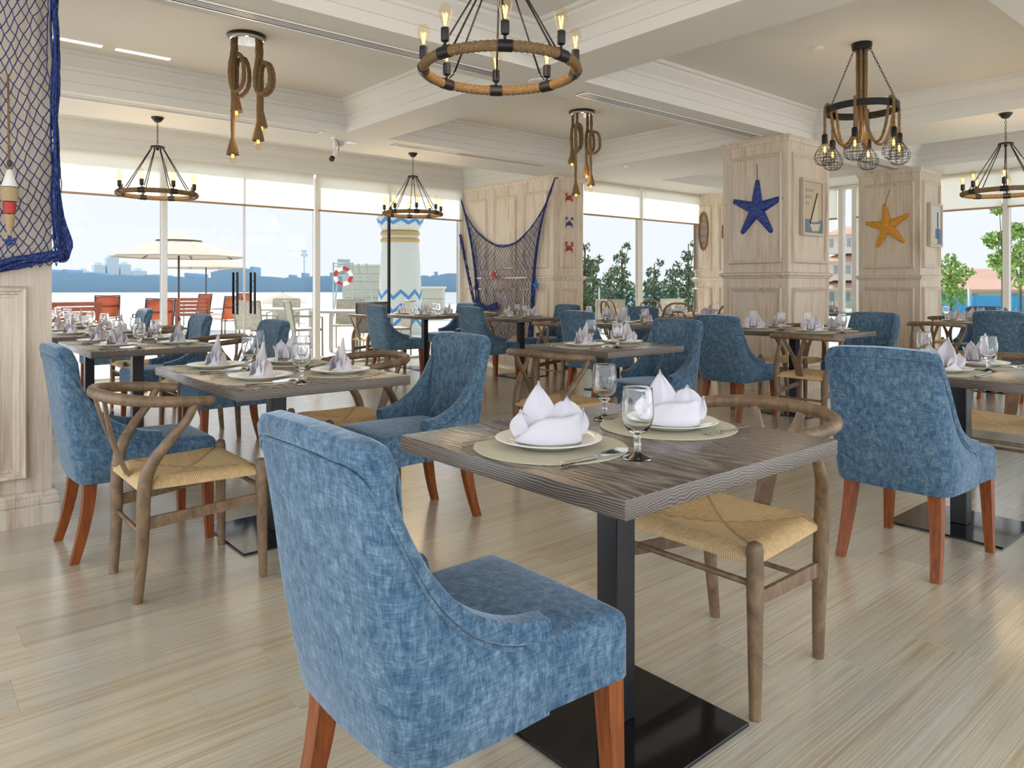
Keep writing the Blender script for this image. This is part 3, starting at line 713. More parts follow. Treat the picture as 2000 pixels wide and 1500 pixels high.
# ---------------------------------------------------------------- tableware
GL = MB().lathe([(.001, 0), (.033, 0), (.034, .003), (.020, .007), (.0085, .013), (.0070, .030), (.0095, .036), (.0070, .044), (.0085, .052), (.020, .062), (.033, .080), (.0385, .103), (.0375, .130), (.0344, .158), (.0338, .1636), (.0334, .165), (.0328, .165), (.0325, .1636), (.0332, .158), (.0362, .130), (.0370, .104), (.0318, .082), (.019, .065), (.001, .060)], 28, cap=False).mesh('water_glass', 'glass', smooth=True, angle=38)
def place_mesh():
    out = {}
    out['placemat'] = MB().lathe([(.001, 0), (.190, 0), (.192, .002), (.190, .0035), (.001, .0035)], 40, cap=False).mesh('placemat', 'placemat', smooth=True, angle=30)
    out['dinner_plate'] = MB().lathe([(.001, .002), (.070, .002), (.074, 0), (.080, .001), (.092, .008), (.132, .019), (.1345, .0205), (.132, .0215), (.096, .0125), (.080, .008), (.001, .007)], 40, cap=False).mesh('dinner_plate', 'porcelain', smooth=True)
    f = MB(); f.tube([(-.10, 0, .0035), (-.05, 0, .003), (.0, 0, .004), (.025, 0, .006)], [.0042, .0034, .0024, .003], 8, flat=.5)
    f.add([(.02, -.004, .006), (.02, .004, .006), (.04, .011, .003), (.055, .012, .002), (.055, -.012, .002), (.04, -.011, .003)], [(0, 1, 2, 3, 4, 5)])
    for k in range(4): y = -.0105+.007*k; f.tube([(.053, y, .002), (.075, y*.95, .003), (.095, y*.9, .008)], [.0018, .0016, .0010], 5)
    out['fork'] = f.mesh('fork', 'steel', smooth=True, angle=50)
    k = MB(); k.tube([(-.11, 0, .006), (-.105, 0, .006), (-.05, 0, .0055), (.0, 0, .005), (.004, 0, .005)], [.004, .0065, .0058, .0048, .0040], 8, flat=.75)
    k.add([(.0, -.001, .003), (.0, .001, .003), (.112, .0002, .003), (.112, -.0002, .003), (.0, -.001, .012), (.0, .001, .012), (.075, .0005, .017), (.108, .0002, .012)], [(0, 1, 5, 4), (0, 4, 6, 7, 3), (1, 2, 7, 6, 5), (0, 3, 2, 1)])
    out['knife'] = k.mesh('knife', 'steel', smooth=True, angle=50)
    # napkin: wrapped boat base, tall leaf, second leaf, side curl
    q = MB(); rows = []
    for i in range(8):
        f_ = i/7; row = []
        for j in range(33):
            w = -2.75+5.5*j/32; aw = abs(w)/2.75
            hgt = .062*(1-.50*aw**1.5)-.013*w/2.75*2+.003*math.sin(4*w)
            rx = .085-.018*f_+.003*math.sin(5*w+4*f_); ry = .060-.030*f_+.0035*math.sin(7*w+3*f_)*(.3+f_)
            row.append((-ry*math.cos(w)+.004*math.sin(6*f_+w), rx*math.sin(w)-.012*f_, hgt*f_))
        rows.append(row)
    q.grid(rows)
    def leaf(cx, cyy, ang, h, w, lean, curl, z0=.012, sq=1.0, side=0):
        R = []
        for i in range(11):
            f_ = i/10; ww = w*(1-f_**(2.0*sq))**.9*(1+.20*math.sin(PI*f_))+.0010; row = []
            for j in range(11):
                s_ = j/5-1; bx = lean*f_*f_+curl*(1-abs(s_)**.9)*(1-.45*f_)+.004*math.sin(4*s_+5*f_)+.0025*math.sin(11*s_+2*f_); by = ww*s_+side*f_; z = z0+h*f_-.010*abs(s_)*f_
                row.append((cx+bx*math.cos(ang)-by*math.sin(ang), cyy+bx*math.sin(ang)+by*math.cos(ang), z))
            R.append(row)
        q.grid(R)
    leaf(.006, .018, PI, .140, .044, .006, .030, side=-.010)
    leaf(.010, -.026, PI*.95, .098, .042, -.006, .024, sq=2.6, side=.022)
    leaf(.004, .058, PI*1.12, .070, .030, .004, .018, sq=1.5, side=-.02)
    leaf(.006, -.066, PI*.8, .066, .026, -.026, .016, sq=1.6, side=.016)
    out['napkin'] = q.mesh('napkin', 'napkin', smooth=True, solid=.0022)
    return out
PM = place_mesh()
used_labels = set()
def item(kind, cat, loc, rz, label, group, mesh=None):
    o = bpy.data.objects.new(kind, mesh or PM[kind]); C.objects.link(o); o.location = loc; o.rotation_euler = (0, 0, rz)
    assert label not in used_labels, label
    used_labels.add(label); return tag(o, label, cat, group)
def place(tid, x, y, a, where, full=True, glass=(.085, -.215), jr=0, nap=0):
    s = TB[tid][5]; Z = .75
    def P(dx, dy): return (x+dx*math.cos(a)-dy*math.sin(a), y+dx*math.sin(a)+dy*math.cos(a))
    item('placemat', 'placemat', (x, y, Z), 0, f'round sage placemat, {where} place of {s}', 'round placemats')
    px_, py_ = P(.005, .012)
    item('dinner_plate', 'plate', (px_, py_, Z+.0035), 0, f'white plate under a napkin, {where} place of {s}', 'white dinner plates')
    item('napkin', 'napkin', (px_, py_, Z+.0150), a+PI+jr, f'folded white napkin, {where} place of {s}', 'folded white napkins')
    if full:
        kx, ky = P(-.02, -.170); item('knife', 'knife', (kx, ky, Z+.003), a+random.uniform(-.06, .06), f'table knife, {where} place of {s}', 'table knives')
        fx, fy = P(-.055, .158); item('fork', 'fork', (fx, fy, Z+.003), a+random.uniform(-.06, .06), f'table fork, {where} place of {s}', 'table forks')
    if glass:
        gx, gy = P(*glass); item('water_glass', 'glass', (gx, gy, Z), 0, f'stemmed water glass, {where} place of {s}', 'stemmed water glasses', GL)
place(1, 1.255, 1.325, 0, 'front', jr=.866-PI+.12, glass=(.073, -.217))
place(1, 1.690, 1.300, PI, 'back', jr=.866-.30, glass=(.045, -.200))
place(2, 3.73, 1.29, 0, 'left', glass=(.21, -.12)); place(2, 4.17, 1.29, PI, 'right', jr=2.6)
for q, n1, n2 in ((3, 'near', 'far'), (4, 'near', 'far'), (5, 'near', 'far'), (6, 'near', 'far'), (8, 'near', 'far'), (10, 'near', 'far'), (11, 'near', 'far'), (12, 'near', 'far')):
    x, y, lx, ly = TB[q][:4]; full = q in (3, 4)
    for nm, yy in ((n1, y-ly*.25), (n2, y+ly*.25)):
        place(q, x-lx/2+.20, yy, 0, nm+' left', full, jr=random.uniform(-.4, .4))
        place(q, x+lx/2-.20, yy, PI, nm+' right', full, jr=PI+random.uniform(-.5, .5))
for q in (7, 9, 15):
    x, y, lx, ly = TB[q][:4]
    place(q, x-lx/2+.19, y, 0, 'left', q == 7, jr=random.uniform(-.4, .4)); place(q, x+lx/2-.19, y, PI, 'right', q == 7, jr=PI+.3)
for k, (x, y, nm) in enumerate(((4.13, 1.53, 'left'), (4.19, 1.50, 'right'))):
    t = thing('salt_shaker', f'small glass shaker with metal cap on the right-edge table, {nm} one', 'shaker', (x, y, .75), 0, 'shakers on the right-edge table')
    MB().lathe([(.001, 0), (.015, 0), (.016, .01), (.012, .045), (.001, .046)], 14, cap=False).obj('jar', M['porcelain'], t, smooth=True, angle=50)
    MB().lathe([(.0125, .045), (.013, .058), (.007, .066), (.001, .067)], 14, cap=False).obj('cap', M['chrome'], t, smooth=True, angle=50)

# ---------------------------------------------------------------- big round table and hoop-back chairs, far right of centre
RX, RY = 8.75, 6.15
t = thing('round_table', 'big round wooden table left of the blue-starfish pillar, laid with white napkins', 'table', (RX, RY, 0))
MB().lathe([(.001, .715), (.86, .715), (.88, .722), (.88, .743), (.86, .75), (.001, .75)], 48, cap=False).obj('tabletop', M['bent'], t, smooth=True, angle=30)
MB().lathe([(.80, .64), (.80, .715), (.78, .715), (.78, .64)], 48, cap=False).obj('apron', M['bent'], t, smooth=True, angle=30)
MB().lathe([(.001, 0), (.35, 0), (.35, .03), (.08, .07), (.06, .2), (.06, .6), (.20, .70), (.001, .71)], 24, cap=False).obj('pedestal', M['bent'], t, smooth=True, angle=40)
def hoop_chair():
    t = thing('hoop_back_chair', '', 'chair')
    MB().lathe([(.001, .435), (.20, .435), (.215, .445), (.215, .460), (.19, .472), (.001, .468)], 24, cap=False).obj('seat', M['bent'], t, smooth=True, angle=40)
    for sx, sy in ((1, 1), (1, -1), (-1, 1), (-1, -1)): MB().tube([(sx*.14, sy*.14, .44), (sx*.19, sy*.17, 0)], [.017, .013], 8).obj('leg', M['bent'], t, smooth=True)
    for w, h, nm in ((.21, .94, 'outer_hoop'), (.13, .84, 'inner_hoop')):
        P = spline([(-.16, -w*.9, .46), (-.20, -w, .62), (-.24, -w*.85, h-.10), (-.26, -w*.45, h-.015), (-.265, 0, h), (-.26, w*.45, h-.015), (-.24, w*.85, h-.10), (-.20, w, .62), (-.16, w*.9, .46)], 4)
        MB().tube(P, .014 if nm[0] == 'o' else .010, 8).obj(nm, M['bent'], t, smooth=True)
    for y in (-.07, 0, .07): MB().tube([(-.17, y, .46), (-.245, y, .82 if y else .835)], .007, 6).obj('spindle', M['bent'], t, smooth=True)
    return t
HC = First(hoop_chair())
for x, y, l in ((7.72, 6.72, 'brown hoop-back chair at the left end of the big round table'), (8.35, 7.20, 'brown hoop-back chair behind the round table, below the left garden window'),
                (9.15, 7.22, 'brown hoop-back chair behind the round table, nearer the pale pier'), (7.60, 5.62, 'brown hoop-back chair in front of the round table, hoop standing above it'),
                (8.12, 5.32, 'brown hoop-back chair half hidden by the blue-starfish pillar')):
    HC.put((x, y, 0), math.atan2(RY-y, RX-x), l, 'hoop-back chairs around the big round table')
HC.put((11.42, 6.05, 0), -PI*.6, 'brown hoop-back chair in the gap between the two starfish pillars', 'hoop-back chairs around the big round table')
TB[20] = (0, 0, 0, 0, '', 'the big round table')
for k, (w, nm) in enumerate(((172, 'leftmost'), (225, 'front left'), (275, 'front right'), (120, 'back left'), (68, 'back right'))):
    a = math.radians(w); place(20, RX+.62*math.cos(a), RY+.62*math.sin(a), a+PI, nm, False, glass=(.17, -.12))
# ---------------------------------------------------------------- ring chandeliers
def glow(parent, z, power, r=.25):
    d = bpy.data.lights.new('lamp_light', 'POINT'); d.energy = power; d.color = (1, .70, .40); d.shadow_soft_size = r
    o = bpy.data.objects.new('lamp_light', d); C.objects.link(o); o.location = (0, 0, z); o.parent = parent; return o
def ring_chandelier(drop):
    """origin at the ring centre; drop = height of the ceiling above it"""
    t = thing('ring_chandelier', '', 'chandelier'); RR = .345
    m = MB(); NU, NV = 336, 10; rows = []
    for i in range(NU):
        a = 2*PI*i/NU; row = []
        for j in range(NV):
            b = 2*PI*j/NV; r = .0225+.0016*math.cos(84*a+b); row.append(((RR+r*math.cos(b))*math.cos(a), (RR+r*math.cos(b))*math.sin(a), r*math.sin(b)))
        rows.append(row)
    rows.append(rows[0]); m.grid(rows, closed=True); m.obj('rope_ring', M['rope'], t, smooth=True)
    hz = .455
    q = MB().lathe([(.001, hz+.02), (.02, hz+.018), (.062, hz+.008), (.066, hz-.004), (.058, hz-.012), (.012, hz-.008), (.012, hz-.03), (.001, hz-.03)], 20, cap=False); q.obj('hub', M['black'], t, smooth=True, angle=40)
    ch = MB(); z = hz+.02; k = 0
    while z < drop-.045:
        a = PI/2*(k % 2); P = [(.008*math.cos(w)*math.cos(a), .008*math.cos(w)*math.sin(a), z+.014+.016*math.sin(w)) for w in [2*PI*i/8 for i in range(8)]]
        ch.tube(P, .0022, 4, closed=True); z += .024; k += 1
    ch.obj('chain', M['black'], t)
    MB().lathe([(.001, drop), (.056, drop), (.056, drop-.012), (.030, drop-.045), (.006, drop-.055), (.001, drop-.055)], 20, cap=False).obj('canopy', M['black'], t, smooth=True, angle=40)
    SK = MB().lathe([(.001, -.010), (.006, -.010), (.006, .006), (.016, .010), (.0185, .014), (.0185, .066), (.001, .068)], 14, cap=False).mesh('socket', 'black', smooth=True, angle=40)
    BU = MB().lathe([(.010, 0), (.013, .012), (.024, .045), (.0285, .068), (.026, .085), (.014, .099), (.001, .103)], 18, cap=False).mesh('bulb', 'bulb', smooth=True)
    fi = MB()
    for k in range(4):
        a = PI/2*k+.4; fi.tube([(.003*math.cos(a), .003*math.sin(a), .012), (.010*math.cos(a), .010*math.sin(a), .062)], .0020, 5)
    FI = fi.mesh('filament', 'filament'); CL = MB().tube([(0, -.030, 0), (0, .030, 0)], .0265, 14).mesh('clamp', 'black', smooth=True, angle=40)
    HK = MB().tube([(RR-.02, 0, .026), (RR-.045, 0, .04), (RR-.055, 0, .055)], .003, 6).tube([(RR-.055, 0, .05), (.055, 0, hz-.01)], .0045, 6).mesh('rod', 'black', smooth=True)
    for k in range(8):
        a = 2*PI*k/8+.04
        for nm, me, rz, loc in (('clamp', CL, a, (RR*math.cos(a), RR*math.sin(a), 0)), ('socket', SK, a, (RR*math.cos(a), RR*math.sin(a), .034)), ('rod', HK, a, (0, 0, 0))):
            o = bpy.data.objects.new(nm, me); C.objects.link(o); o.parent = t; o.location = loc; o.rotation_euler = (0, 0, rz)
        b = bpy.data.objects.new('bulb', BU); C.objects.link(b); b.parent = t; b.location = (RR*math.cos(a), RR*math.sin(a), .100)
        f = bpy.data.objects.new('filament', FI); C.objects.link(f); f.parent = b
    glow(t, .12, LAMP['ring'], .3)
    return t
LAMP = {'ring': 9, 'rope': 3, 'cage': 5}
RC = First(ring_chandelier(.745)); GR = 'rope-wrapped ring chandeliers'
RC.put((1.985, 7.60, ZS-.745), .1, 'ring chandelier over the left terrace doors, above the parasols', GR)
RC.put((4.90, 7.62, ZS-.745), .3, 'ring chandelier in front of the lighthouse', GR)
RC.put((8.02, 2.24, ZS-.745), .2, 'ring chandelier at the right edge of the photo', GR)
big = ring_chandelier(ZC-2.128); big.location = (2.115, 2.565, 2.128); big.rotation_euler = (0, 0, math.radians(49.6-90+2)); tag(big, 'big ring chandelier near the camera, cut off by the top edge', group=GR)
# ---------------------------------------------------------------- knotted rope pendants
def rope_tube(pts, r=.0158):
    """a two-strand twisted rope along pts"""
    m = MB(); P = spline(pts, 6); m.tube(P, [r*(1+.10*math.sin(i*2.1)) for i in range(len(P))], 7); return m
def rope_pendant():
    t = thing('rope_pendant_lamp', '', 'pendant lamp')
    MB().lathe([(.001, 0), (.140, 0), (.145, -.004), (.145, -.016), (.138, -.020), (.001, -.020)], 32, cap=False).obj('canopy_rim', M['black'], t, smooth=True, angle=40)
    MB().lathe([(.001, -.019), (.128, -.019), (.128, -.040), (.120, -.046), (.001, -.046)], 32, cap=False).obj('canopy_plate', M['chrome'], t, smooth=True, angle=30)
    for k, (a, L, zt, hh, ww, fa) in enumerate(((160, .58, -.16, .30, .055, 0), (20, .70, -.20, .25, .050, 5), (-25, .82, -.22, .24, .056, -12), (205, .93, -.15, .29, .044, 12))):
        a = math.radians(a); fa = math.radians(fa); x, y = .105*math.cos(a), .105*math.sin(a); dx, dy = math.cos(fa), math.sin(fa)
        pts = [(x, y, -.03), (x, y, zt)]
        for w in (-20, 40, 90, 140, 180, 220, 270, 310):       # once round a long loop
            w = math.radians(w); q = ww*(1-math.cos(w))*.9 if False else ww*(1+math.sin(w-PI/2))
            pts.append((x+dx*q-.012*dy*math.sin(w/2), y+dy*q+.012*dx*math.sin(w/2), zt-hh/2+(-hh/2)*math.cos(w+PI) if False else zt-hh/2-hh/2*math.cos(w+PI)*(-1)*-1))
        pts = [(x, y, -.03), (x, y, zt+.02), (x-dx*.02, y-dy*.02, zt-hh*.45), (x-dx*.005, y-dy*.005, zt-hh*.92), (x+dx*ww*.8, y+dy*ww*.8, zt-hh), (x+dx*ww*1.75, y+dy*ww*1.75, zt-hh*.78),
               (x+dx*ww*1.9, y+dy*ww*1.9, zt-hh*.4), (x+dx*ww*1.45, y+dy*ww*1.45, zt-.02), (x+dx*ww*.6-dy*.024, y+dy*ww*.6+dx*.024, zt), (x+dx*.004-dy*.027, y+dy*.004+dx*.027, zt-.04), (x-dy*.022, y+dx*.022, zt-hh*.6), (x-dy*.016, y+dx*.016, -L+.07 if -L+.07 < zt-hh-.03 else zt-hh-.03), (x-dy*.014, y+dx*.014, -L+.05)]
        rp = rope_tube(pts).obj('rope', M['rope'], t, smooth=True)
        ex, ey = x-dy*.014, y+dx*.014
        MB().lathe([(.015, -L+.13), (.021, -L+.11), (.034, -L+.06), (.045, -L+.010), (.047, -L-.004), (.041, -L-.004), (.028, -L+.05), (.001, -L+.08)], 14, (ex, ey, 0), cap=False).obj('rope_bell', M['rope'], t, smooth=True)
        b = MB().lathe([(.012, -L+.02), (.020, -L-.015), (.030, -L-.045), (.022, -L-.070), (.001, -L-.080)], 14, (ex, ey, 0), cap=False).obj('bulb', M['bulb'], t, smooth=True)
        MB().lathe([(.001, -L+.02), (.011, -L+.01), (.013, -L-.02), (.001, -L-.03)], 10, (ex, ey, 0), cap=False).obj('glowing_core', M['warm_bulb'], b, smooth=True)
    glow(t, -.75, LAMP['rope'], .15)
    return t
RP = First(rope_pendant())
RP.put((2.13, 5.68, ZC), math.radians(-40), 'knotted rope pendant lamp at the upper left with a shiny ceiling plate', 'knotted rope pendant lamps')
RP.put((5.90, 5.72, ZC), math.radians(-12), 'knotted rope pendant lamp in front of the panelled net wall', 'knotted rope pendant lamps')
# ---------------------------------------------------------------- caged pendant lamp
t = thing('cage_pendant_lamp', 'black ring pendant with looped ropes and wire bulb cages at the upper right', 'pendant lamp', (5.96, 2.66, ZC))
MB().lathe([(.001, 0), (.076, 0), (.078, -.006), (.074, -.045), (.060, -.055), (.001, -.055)], 24, cap=False).obj('canopy', M['black'], t, smooth=True, angle=40)
zr = -.53
MB().lathe([(.262, zr-.028), (.272, zr-.028), (.272, zr+.028), (.262, zr+.028), (.262, zr-.028)], 48, cap=False).obj('ring_band', M['black'], t, smooth=True, angle=30)
for k in range(3):
    a = 2*PI*k/3+.5; c = MB(); A = Vector((.06*math.cos(a), .06*math.sin(a), -.04)); B_ = Vector((.267*math.cos(a), .267*math.sin(a), zr+.02)); nl = 22
    for i in range(nl):
        p = A.lerp(B_, (i+.5)/nl); d = (B_-A).normalized(); s_ = d.cross(Vector((0, 0, 1))).normalized()
        if i % 2: s_ = d.cross(s_).normalized()
        c.tube([p+d*(.016*math.sin(w))+s_*(.007*math.cos(w)) for w in [2*PI*j/8 for j in range(8)]], .002, 4, closed=True)
    c.obj('chain', M['black'], t)
for k in range(6):
    a = 2*PI*k/6+.25; ca, sa = math.cos(a), math.sin(a)
    rope_tube([(.035*ca, .035*sa, -.04), (.034*ca, .034*sa, -.30), (.032*ca, .032*sa, -.55), (.055*ca, .055*sa, -.70), (.11*ca, .11*sa, -.80), (.17*ca, .17*sa, -.80), (.215*ca, .215*sa, -.70), (.238*ca, .238*sa, -.58),
               (.255*ca, .255*sa, zr+.038), (.275*ca, .275*sa, zr+.040), (.286*ca, .286*sa, zr), (.287*ca, .287*sa, -.64), (.287*ca, .287*sa, -.735)], .0115).obj('rope', M['rope'], t, smooth=True)
    x, y = .287*ca, .287*sa
    MB().lathe([(.001, -.722), (.018, -.724), (.024, -.735), (.024, -.800), (.001, -.802)], 14, (x, y, 0), cap=False).obj('socket', M['black'], t, smooth=True, angle=40)
    c = MB(); pr = [(.024, -.80), (.062, -.855), (.080, -.895), (.080, -.925), (.060, -.962), (.030, -.975)]
    for j in range(10):
        w = 2*PI*j/10; c.tube([(x+r*math.cos(w), y+r*math.sin(w), z) for r, z in pr], .0019, 4)
    for r, z in pr[1:]: c.tube([(x+r*math.cos(w), y+r*math.sin(w), z) for w in [2*PI*i/16 for i in range(16)]], .0019, 4, closed=True)
    c.obj('wire_cage', M['black'], t)
    b = MB().lathe([(.012, -.80), (.016, -.83), (.026, -.865), (.022, -.895), (.001, -.908)], 14, (x, y, 0), cap=False).obj('bulb', M['bulb'], t, smooth=True)
    MB().lathe([(.001, -.82), (.008, -.83), (.010, -.86), (.001, -.872)], 8, (x, y, 0), cap=False).obj('filament', M['filament'], b, smooth=True)
glow(t, -.70, LAMP['cage'], .25)

# ---------------------------------------------------------------- starfish on the pillars
def starfish(name, label, m, y, z, x, size, tilt, twine_z, hang):
    t = thing(name, label, 'starfish', (x, y, z))
    arms = [90, 90+70, 90+145, 90+215, 90+290]; L = size
    q = MB(); NT, NR = 150, 12; rows = []
    for i in range(NT):
        th = 2*PI*i/NT; best = 0; bp = 0
        for a in arms:
            ph = abs((th-math.radians(a)+PI) % (2*PI)-PI)
            if ph < PI/2*.98:
                w0, k = .23*L, .155
                r = w0/(math.sin(ph)+k*math.cos(ph)) if ph > 1e-6 else 9; r = min(r, L/max(.05, math.cos(ph))); r = min(r, L*1.01)
                if r > best: best = r
        best = best or .2*L
        ridge = 0
        row = []
        for j in range(NR+1):
            f = j/NR; r = best*f; px, pz = r*math.cos(th), r*math.sin(th)
            # height: distance from the arm axis
            h = 0
            for a in arms:
                aa = math.radians(a); ax = px*math.cos(aa)+pz*math.sin(aa); ay = abs(-px*math.sin(aa)+pz*math.cos(aa))
                if ax >= -.02:
                    hw = max(.02*L, .23*L-.155*ax); v = max(0, 1-(ay/hw)**2); h = max(h, math.sqrt(v)*(.20*L)*(1-.72*min(1, max(0, ax)/L)))
            if j == NR: h = 0
            row.append((-h-.004, -px, pz))
        rows.append(row)
    rows.append(rows[0]); q.grid(rows)
    q.xf(Matrix.Rotation(math.radians(tilt), 4, 'X'))
    q.obj('body', m, t, smooth=True)
    kn = MB()
    for a in arms:
        aa = math.radians(a)
        for j in range(2, 9):
            ax = L*j/9; h = .20*L*(1-.72*ax/L)
            kn.lathe([(.001, .006), (.0055, .003), (.006, -.002)], 6, (0, 0, 0), cap=False)
            mm = Matrix.Translation((-h-.004, -ax*math.cos(aa), ax*math.sin(aa))) @ Matrix.Rotation(-PI/2, 4, 'Y')
            n_ = 18; kn.v[-n_:] = [tuple(mm @ Vector(p)) for p in kn.v[-n_:]]
    kn.xf(Matrix.Rotation(math.radians(tilt), 4, 'X')); kn.obj('spines', m, t, smooth=True)['kind'] = 'stuff'
    tip = Matrix.Rotation(math.radians(tilt), 4, 'X') @ Vector((-.012, 0, L*.90))
    tw = MB().tube([tip, (-.008, hang, twine_z-z)], .0035, 6)
    tw.tube([tip+Vector((-.022*math.cos(w)+.006, .024*math.sin(w), 0)) for w in [2*PI*i/10 for i in range(10)]], .0035, 5, closed=True)
    tw.obj('twine', M['rope'], t, smooth=True)
starfish('starfish_decoration', 'large blue starfish hanging on the nearer pillar', M['star_blue'], 4.43, 2.005, 7.352, .325, 1, 2.50, .0)
starfish('starfish_decoration', 'large yellow starfish hanging on the farther pillar', M['star_yellow'], 4.425, 1.99, 10.722, .325, -8, 2.51, -.03)
# ---------------------------------------------------------------- framed boat pictures (flat plaques with a frame)
def picture(label, x0, x1, y, z0, z1, sky, sea, kind):
    t = thing('framed_picture', label, 'picture', ((x0+x1)/2, y, z0)); w = (x1-x0)/2; h = z1-z0; F = mat(label[:12]+' frame', (.50, .44, .36), .6)
    MB().box(-w+.006, w-.006, -.022, 0, .006, h-.006).obj('backing', M['dark_frame'], t)
    f = MB(); f.box(-w, -w+.03, -.045, 0, 0, h, .003, 1).box(w-.03, w, -.045, 0, 0, h, .003, 1).box(-w+.03, w-.03, -.0445, 0, 0, .03).box(-w+.03, w-.03, -.0445, 0, h-.03, h); f.obj('frame', F, t)
    MB().box(-w+.03, w-.03, -.026, -.02, .03, h-.03).obj('painted_sky', mat('painted_sky', sky, .7), t)
    MB().box(-w+.03, w-.03, -.028, -.0255, .03, .03+h*.24).obj('painted_sea', mat('painted_sea', sea, .7), t)
    sail = mat('painted_sail', (.55, .48, .36), .7); dk = M['dark_frame']
    if kind == 1:
        MB().tube([(-.06, -.028, h*.22), (.10, -.028, h*.76)], .009, 6).obj('painted_mast', dk, t)
        MB().add([(-.05, -.0285, h*.24), (.13, -.0285, h*.26), (.10, -.0285, h*.74)], [(0, 1, 2)]).obj('painted_sail', sail, t, solid=.002)
        MB().add([(-.07, -.030, h*.20), (-.01, -.030, h*.08), (.12, -.030, h*.09), (.17, -.030, h*.22)], [(0, 1, 2, 3)]).obj('painted_hull', sail, t, solid=.002)
        tx = MB()      # brush lettering, too faint to read
        for r_i, (zz, ln) in enumerate(((.80, 6), (.68, 5), (.57, 3))):
            for k in range(ln):
                x = -w+.055+.036*k; tx.box(x, x+.008, -.0275, -.0255, h*zz-.018, h*zz+.018 if k % 2 else h*zz+.008); tx.box(x+.008, x+.022, -.0275, -.0255, h*zz-.004+(.012 if k % 3 else 0), h*zz+.003+(.012 if k % 3 else 0))
        tx.obj('painted_lettering', mat('painted_ink', (.20, .15, .12), .8), t)
    else:
        MB().tube([(.07, -.028, h*.16), (.07, -.028, h*.80)], .008, 6).obj('painted_mast', dk, t)
        MB().add([(-.15, -.0285, h*.20), (-.02, -.0285, h*.20), (-.10, -.0285, h*.52)], [(0, 1, 2)]).obj('painted_sail', sail, t, solid=.002)
        MB().add([(-.17, -.030, h*.19), (-.13, -.030, h*.07), (.03, -.030, h*.07), (.08, -.030, h*.19)], [(0, 1, 2, 3)]).obj('painted_hull', sail, t, solid=.002)
        MB().box(-.01, w-.03, -.0292, -.0275, .05, h*.42).obj('painted_water', mat('painted_blue', (.08, .17, .36), .7), t)
picture('framed sailing boat picture with faint lettering beside the blue starfish', 7.59, 8.06, 4.058, 1.71, 2.335, (.47, .40, .29), (.13, .19, .25), 1)
picture('framed boat picture with blue water beside the yellow starfish', 10.97, 11.41, 3.998, 1.70, 2.31, (.50, .52, .50), (.42, .33, .22), 2)
# ---------------------------------------------------------------- crab plaques, oval frame, lantern box
for z, nm, c in ((2.47, 'top red', M['red']), (2.09, 'middle blue and white', M['star_blue']), (1.72, 'lowest red', M['red'])):
    t = thing('crab_plaque', f'small crab plaque on the narrow panel beside the net, {nm} one', 'plaque', (7.745, 7.78, z), 0, 'crab plaques')
    q = MB().lathe([(.001, -.012), (.030, -.010), (.046, 0), (.030, .010), (.001, .016)], 14, cap=False); q.xf(Matrix.Translation((0, -.012, 0)) @ Matrix.Rotation(PI/2, 4, 'X') @ Matrix.Diagonal((1, .78, 1, 1))); q.obj('shell', c, t, smooth=True)
    for s in (1, -1):
        MB().tube(spline([(s*.030, -.014, .018), (s*.062, -.016, .028), (s*.066, -.016, .056)], 4), [.009]*8+[.012], 6).obj('claw_arm', M['white_paint'] if 'blue' in nm else c, t, smooth=True)
        MB().tube(spline([(s*.066, -.016, .05), (s*.058, -.016, .078), (s*.034, -.016, .082)], 4), [.013]*5+[.011, .008, .006, .003], 6).obj('claw', c, t, smooth=True)
        lg = MB()
        for k in range(3): lg.tube([(s*.035, -.012, -.004-.012*k), (s*.066, -.014, -.012-.018*k), (s*.072, -.012, -.032-.020*k)], [.006, .005, .002], 5)
        lg.obj('walking_legs', c, t, smooth=True)
t = thing('oval_wall_frame', 'dark pointed-oval wooden wall frame on the pale pier', 'frame', (11.1, 7.745, 2.13)); t.scale = (1, .8, 1)
P = [(-.02, .115*math.sin(w)*abs(math.sin(w))**.15, .335*math.cos(w)) for w in [2*PI*i/40 for i in range(40)]]
MB().tube(P, .017, 8, closed=True).obj('rim', M['bent'], t, smooth=True)
MB().add([(-.006, p[1]*.92, p[2]*.95) for p in P], [tuple(range(40))]).obj('back_panel', mat('oval_back', (.34, .30, .27), .6), t, solid=.006)
for zz, w in ((.18, .085), (.05, .108), (-.08, .106), (-.20, .082)): MB().box(-.028, -.006, -w, w, zz-.006, zz+.006).obj('cross_bar', M['bent'], t)
t = thing('wall_box_frame', 'small square wooden box frame on the pale pier, right of the oval frame', 'frame', (11.33, 7.478, 2.0))
f = MB(); f.box(-.10, -.082, -.05, 0, 0, .22).box(.082, .10, -.05, 0, 0, .22).box(-.082, .082, -.05, 0, 0, .018).box(-.082, .082, -.05, 0, .202, .22); f.obj('frame', M['bent'], t)
MB().box(-.082, .082, -.008, 0, .018, .202).obj('back_panel', M['white_paint'], t)
t = thing('shell_garland', 'short string of small dark shells below the square box frame', 'garland', (11.36, 7.47, 1.98))
MB().tube([(0, 0, .0), (.004, 0, -.55)], .002, 5).obj('string', M['rope'], t)
for k in range(5): MB().lathe([(.001, -.016), (.014, 0), (.001, .018)], 8, (.002, 0, -.06-.115*k), cap=False).obj('shell', M['dark_frame'], t, smooth=True)

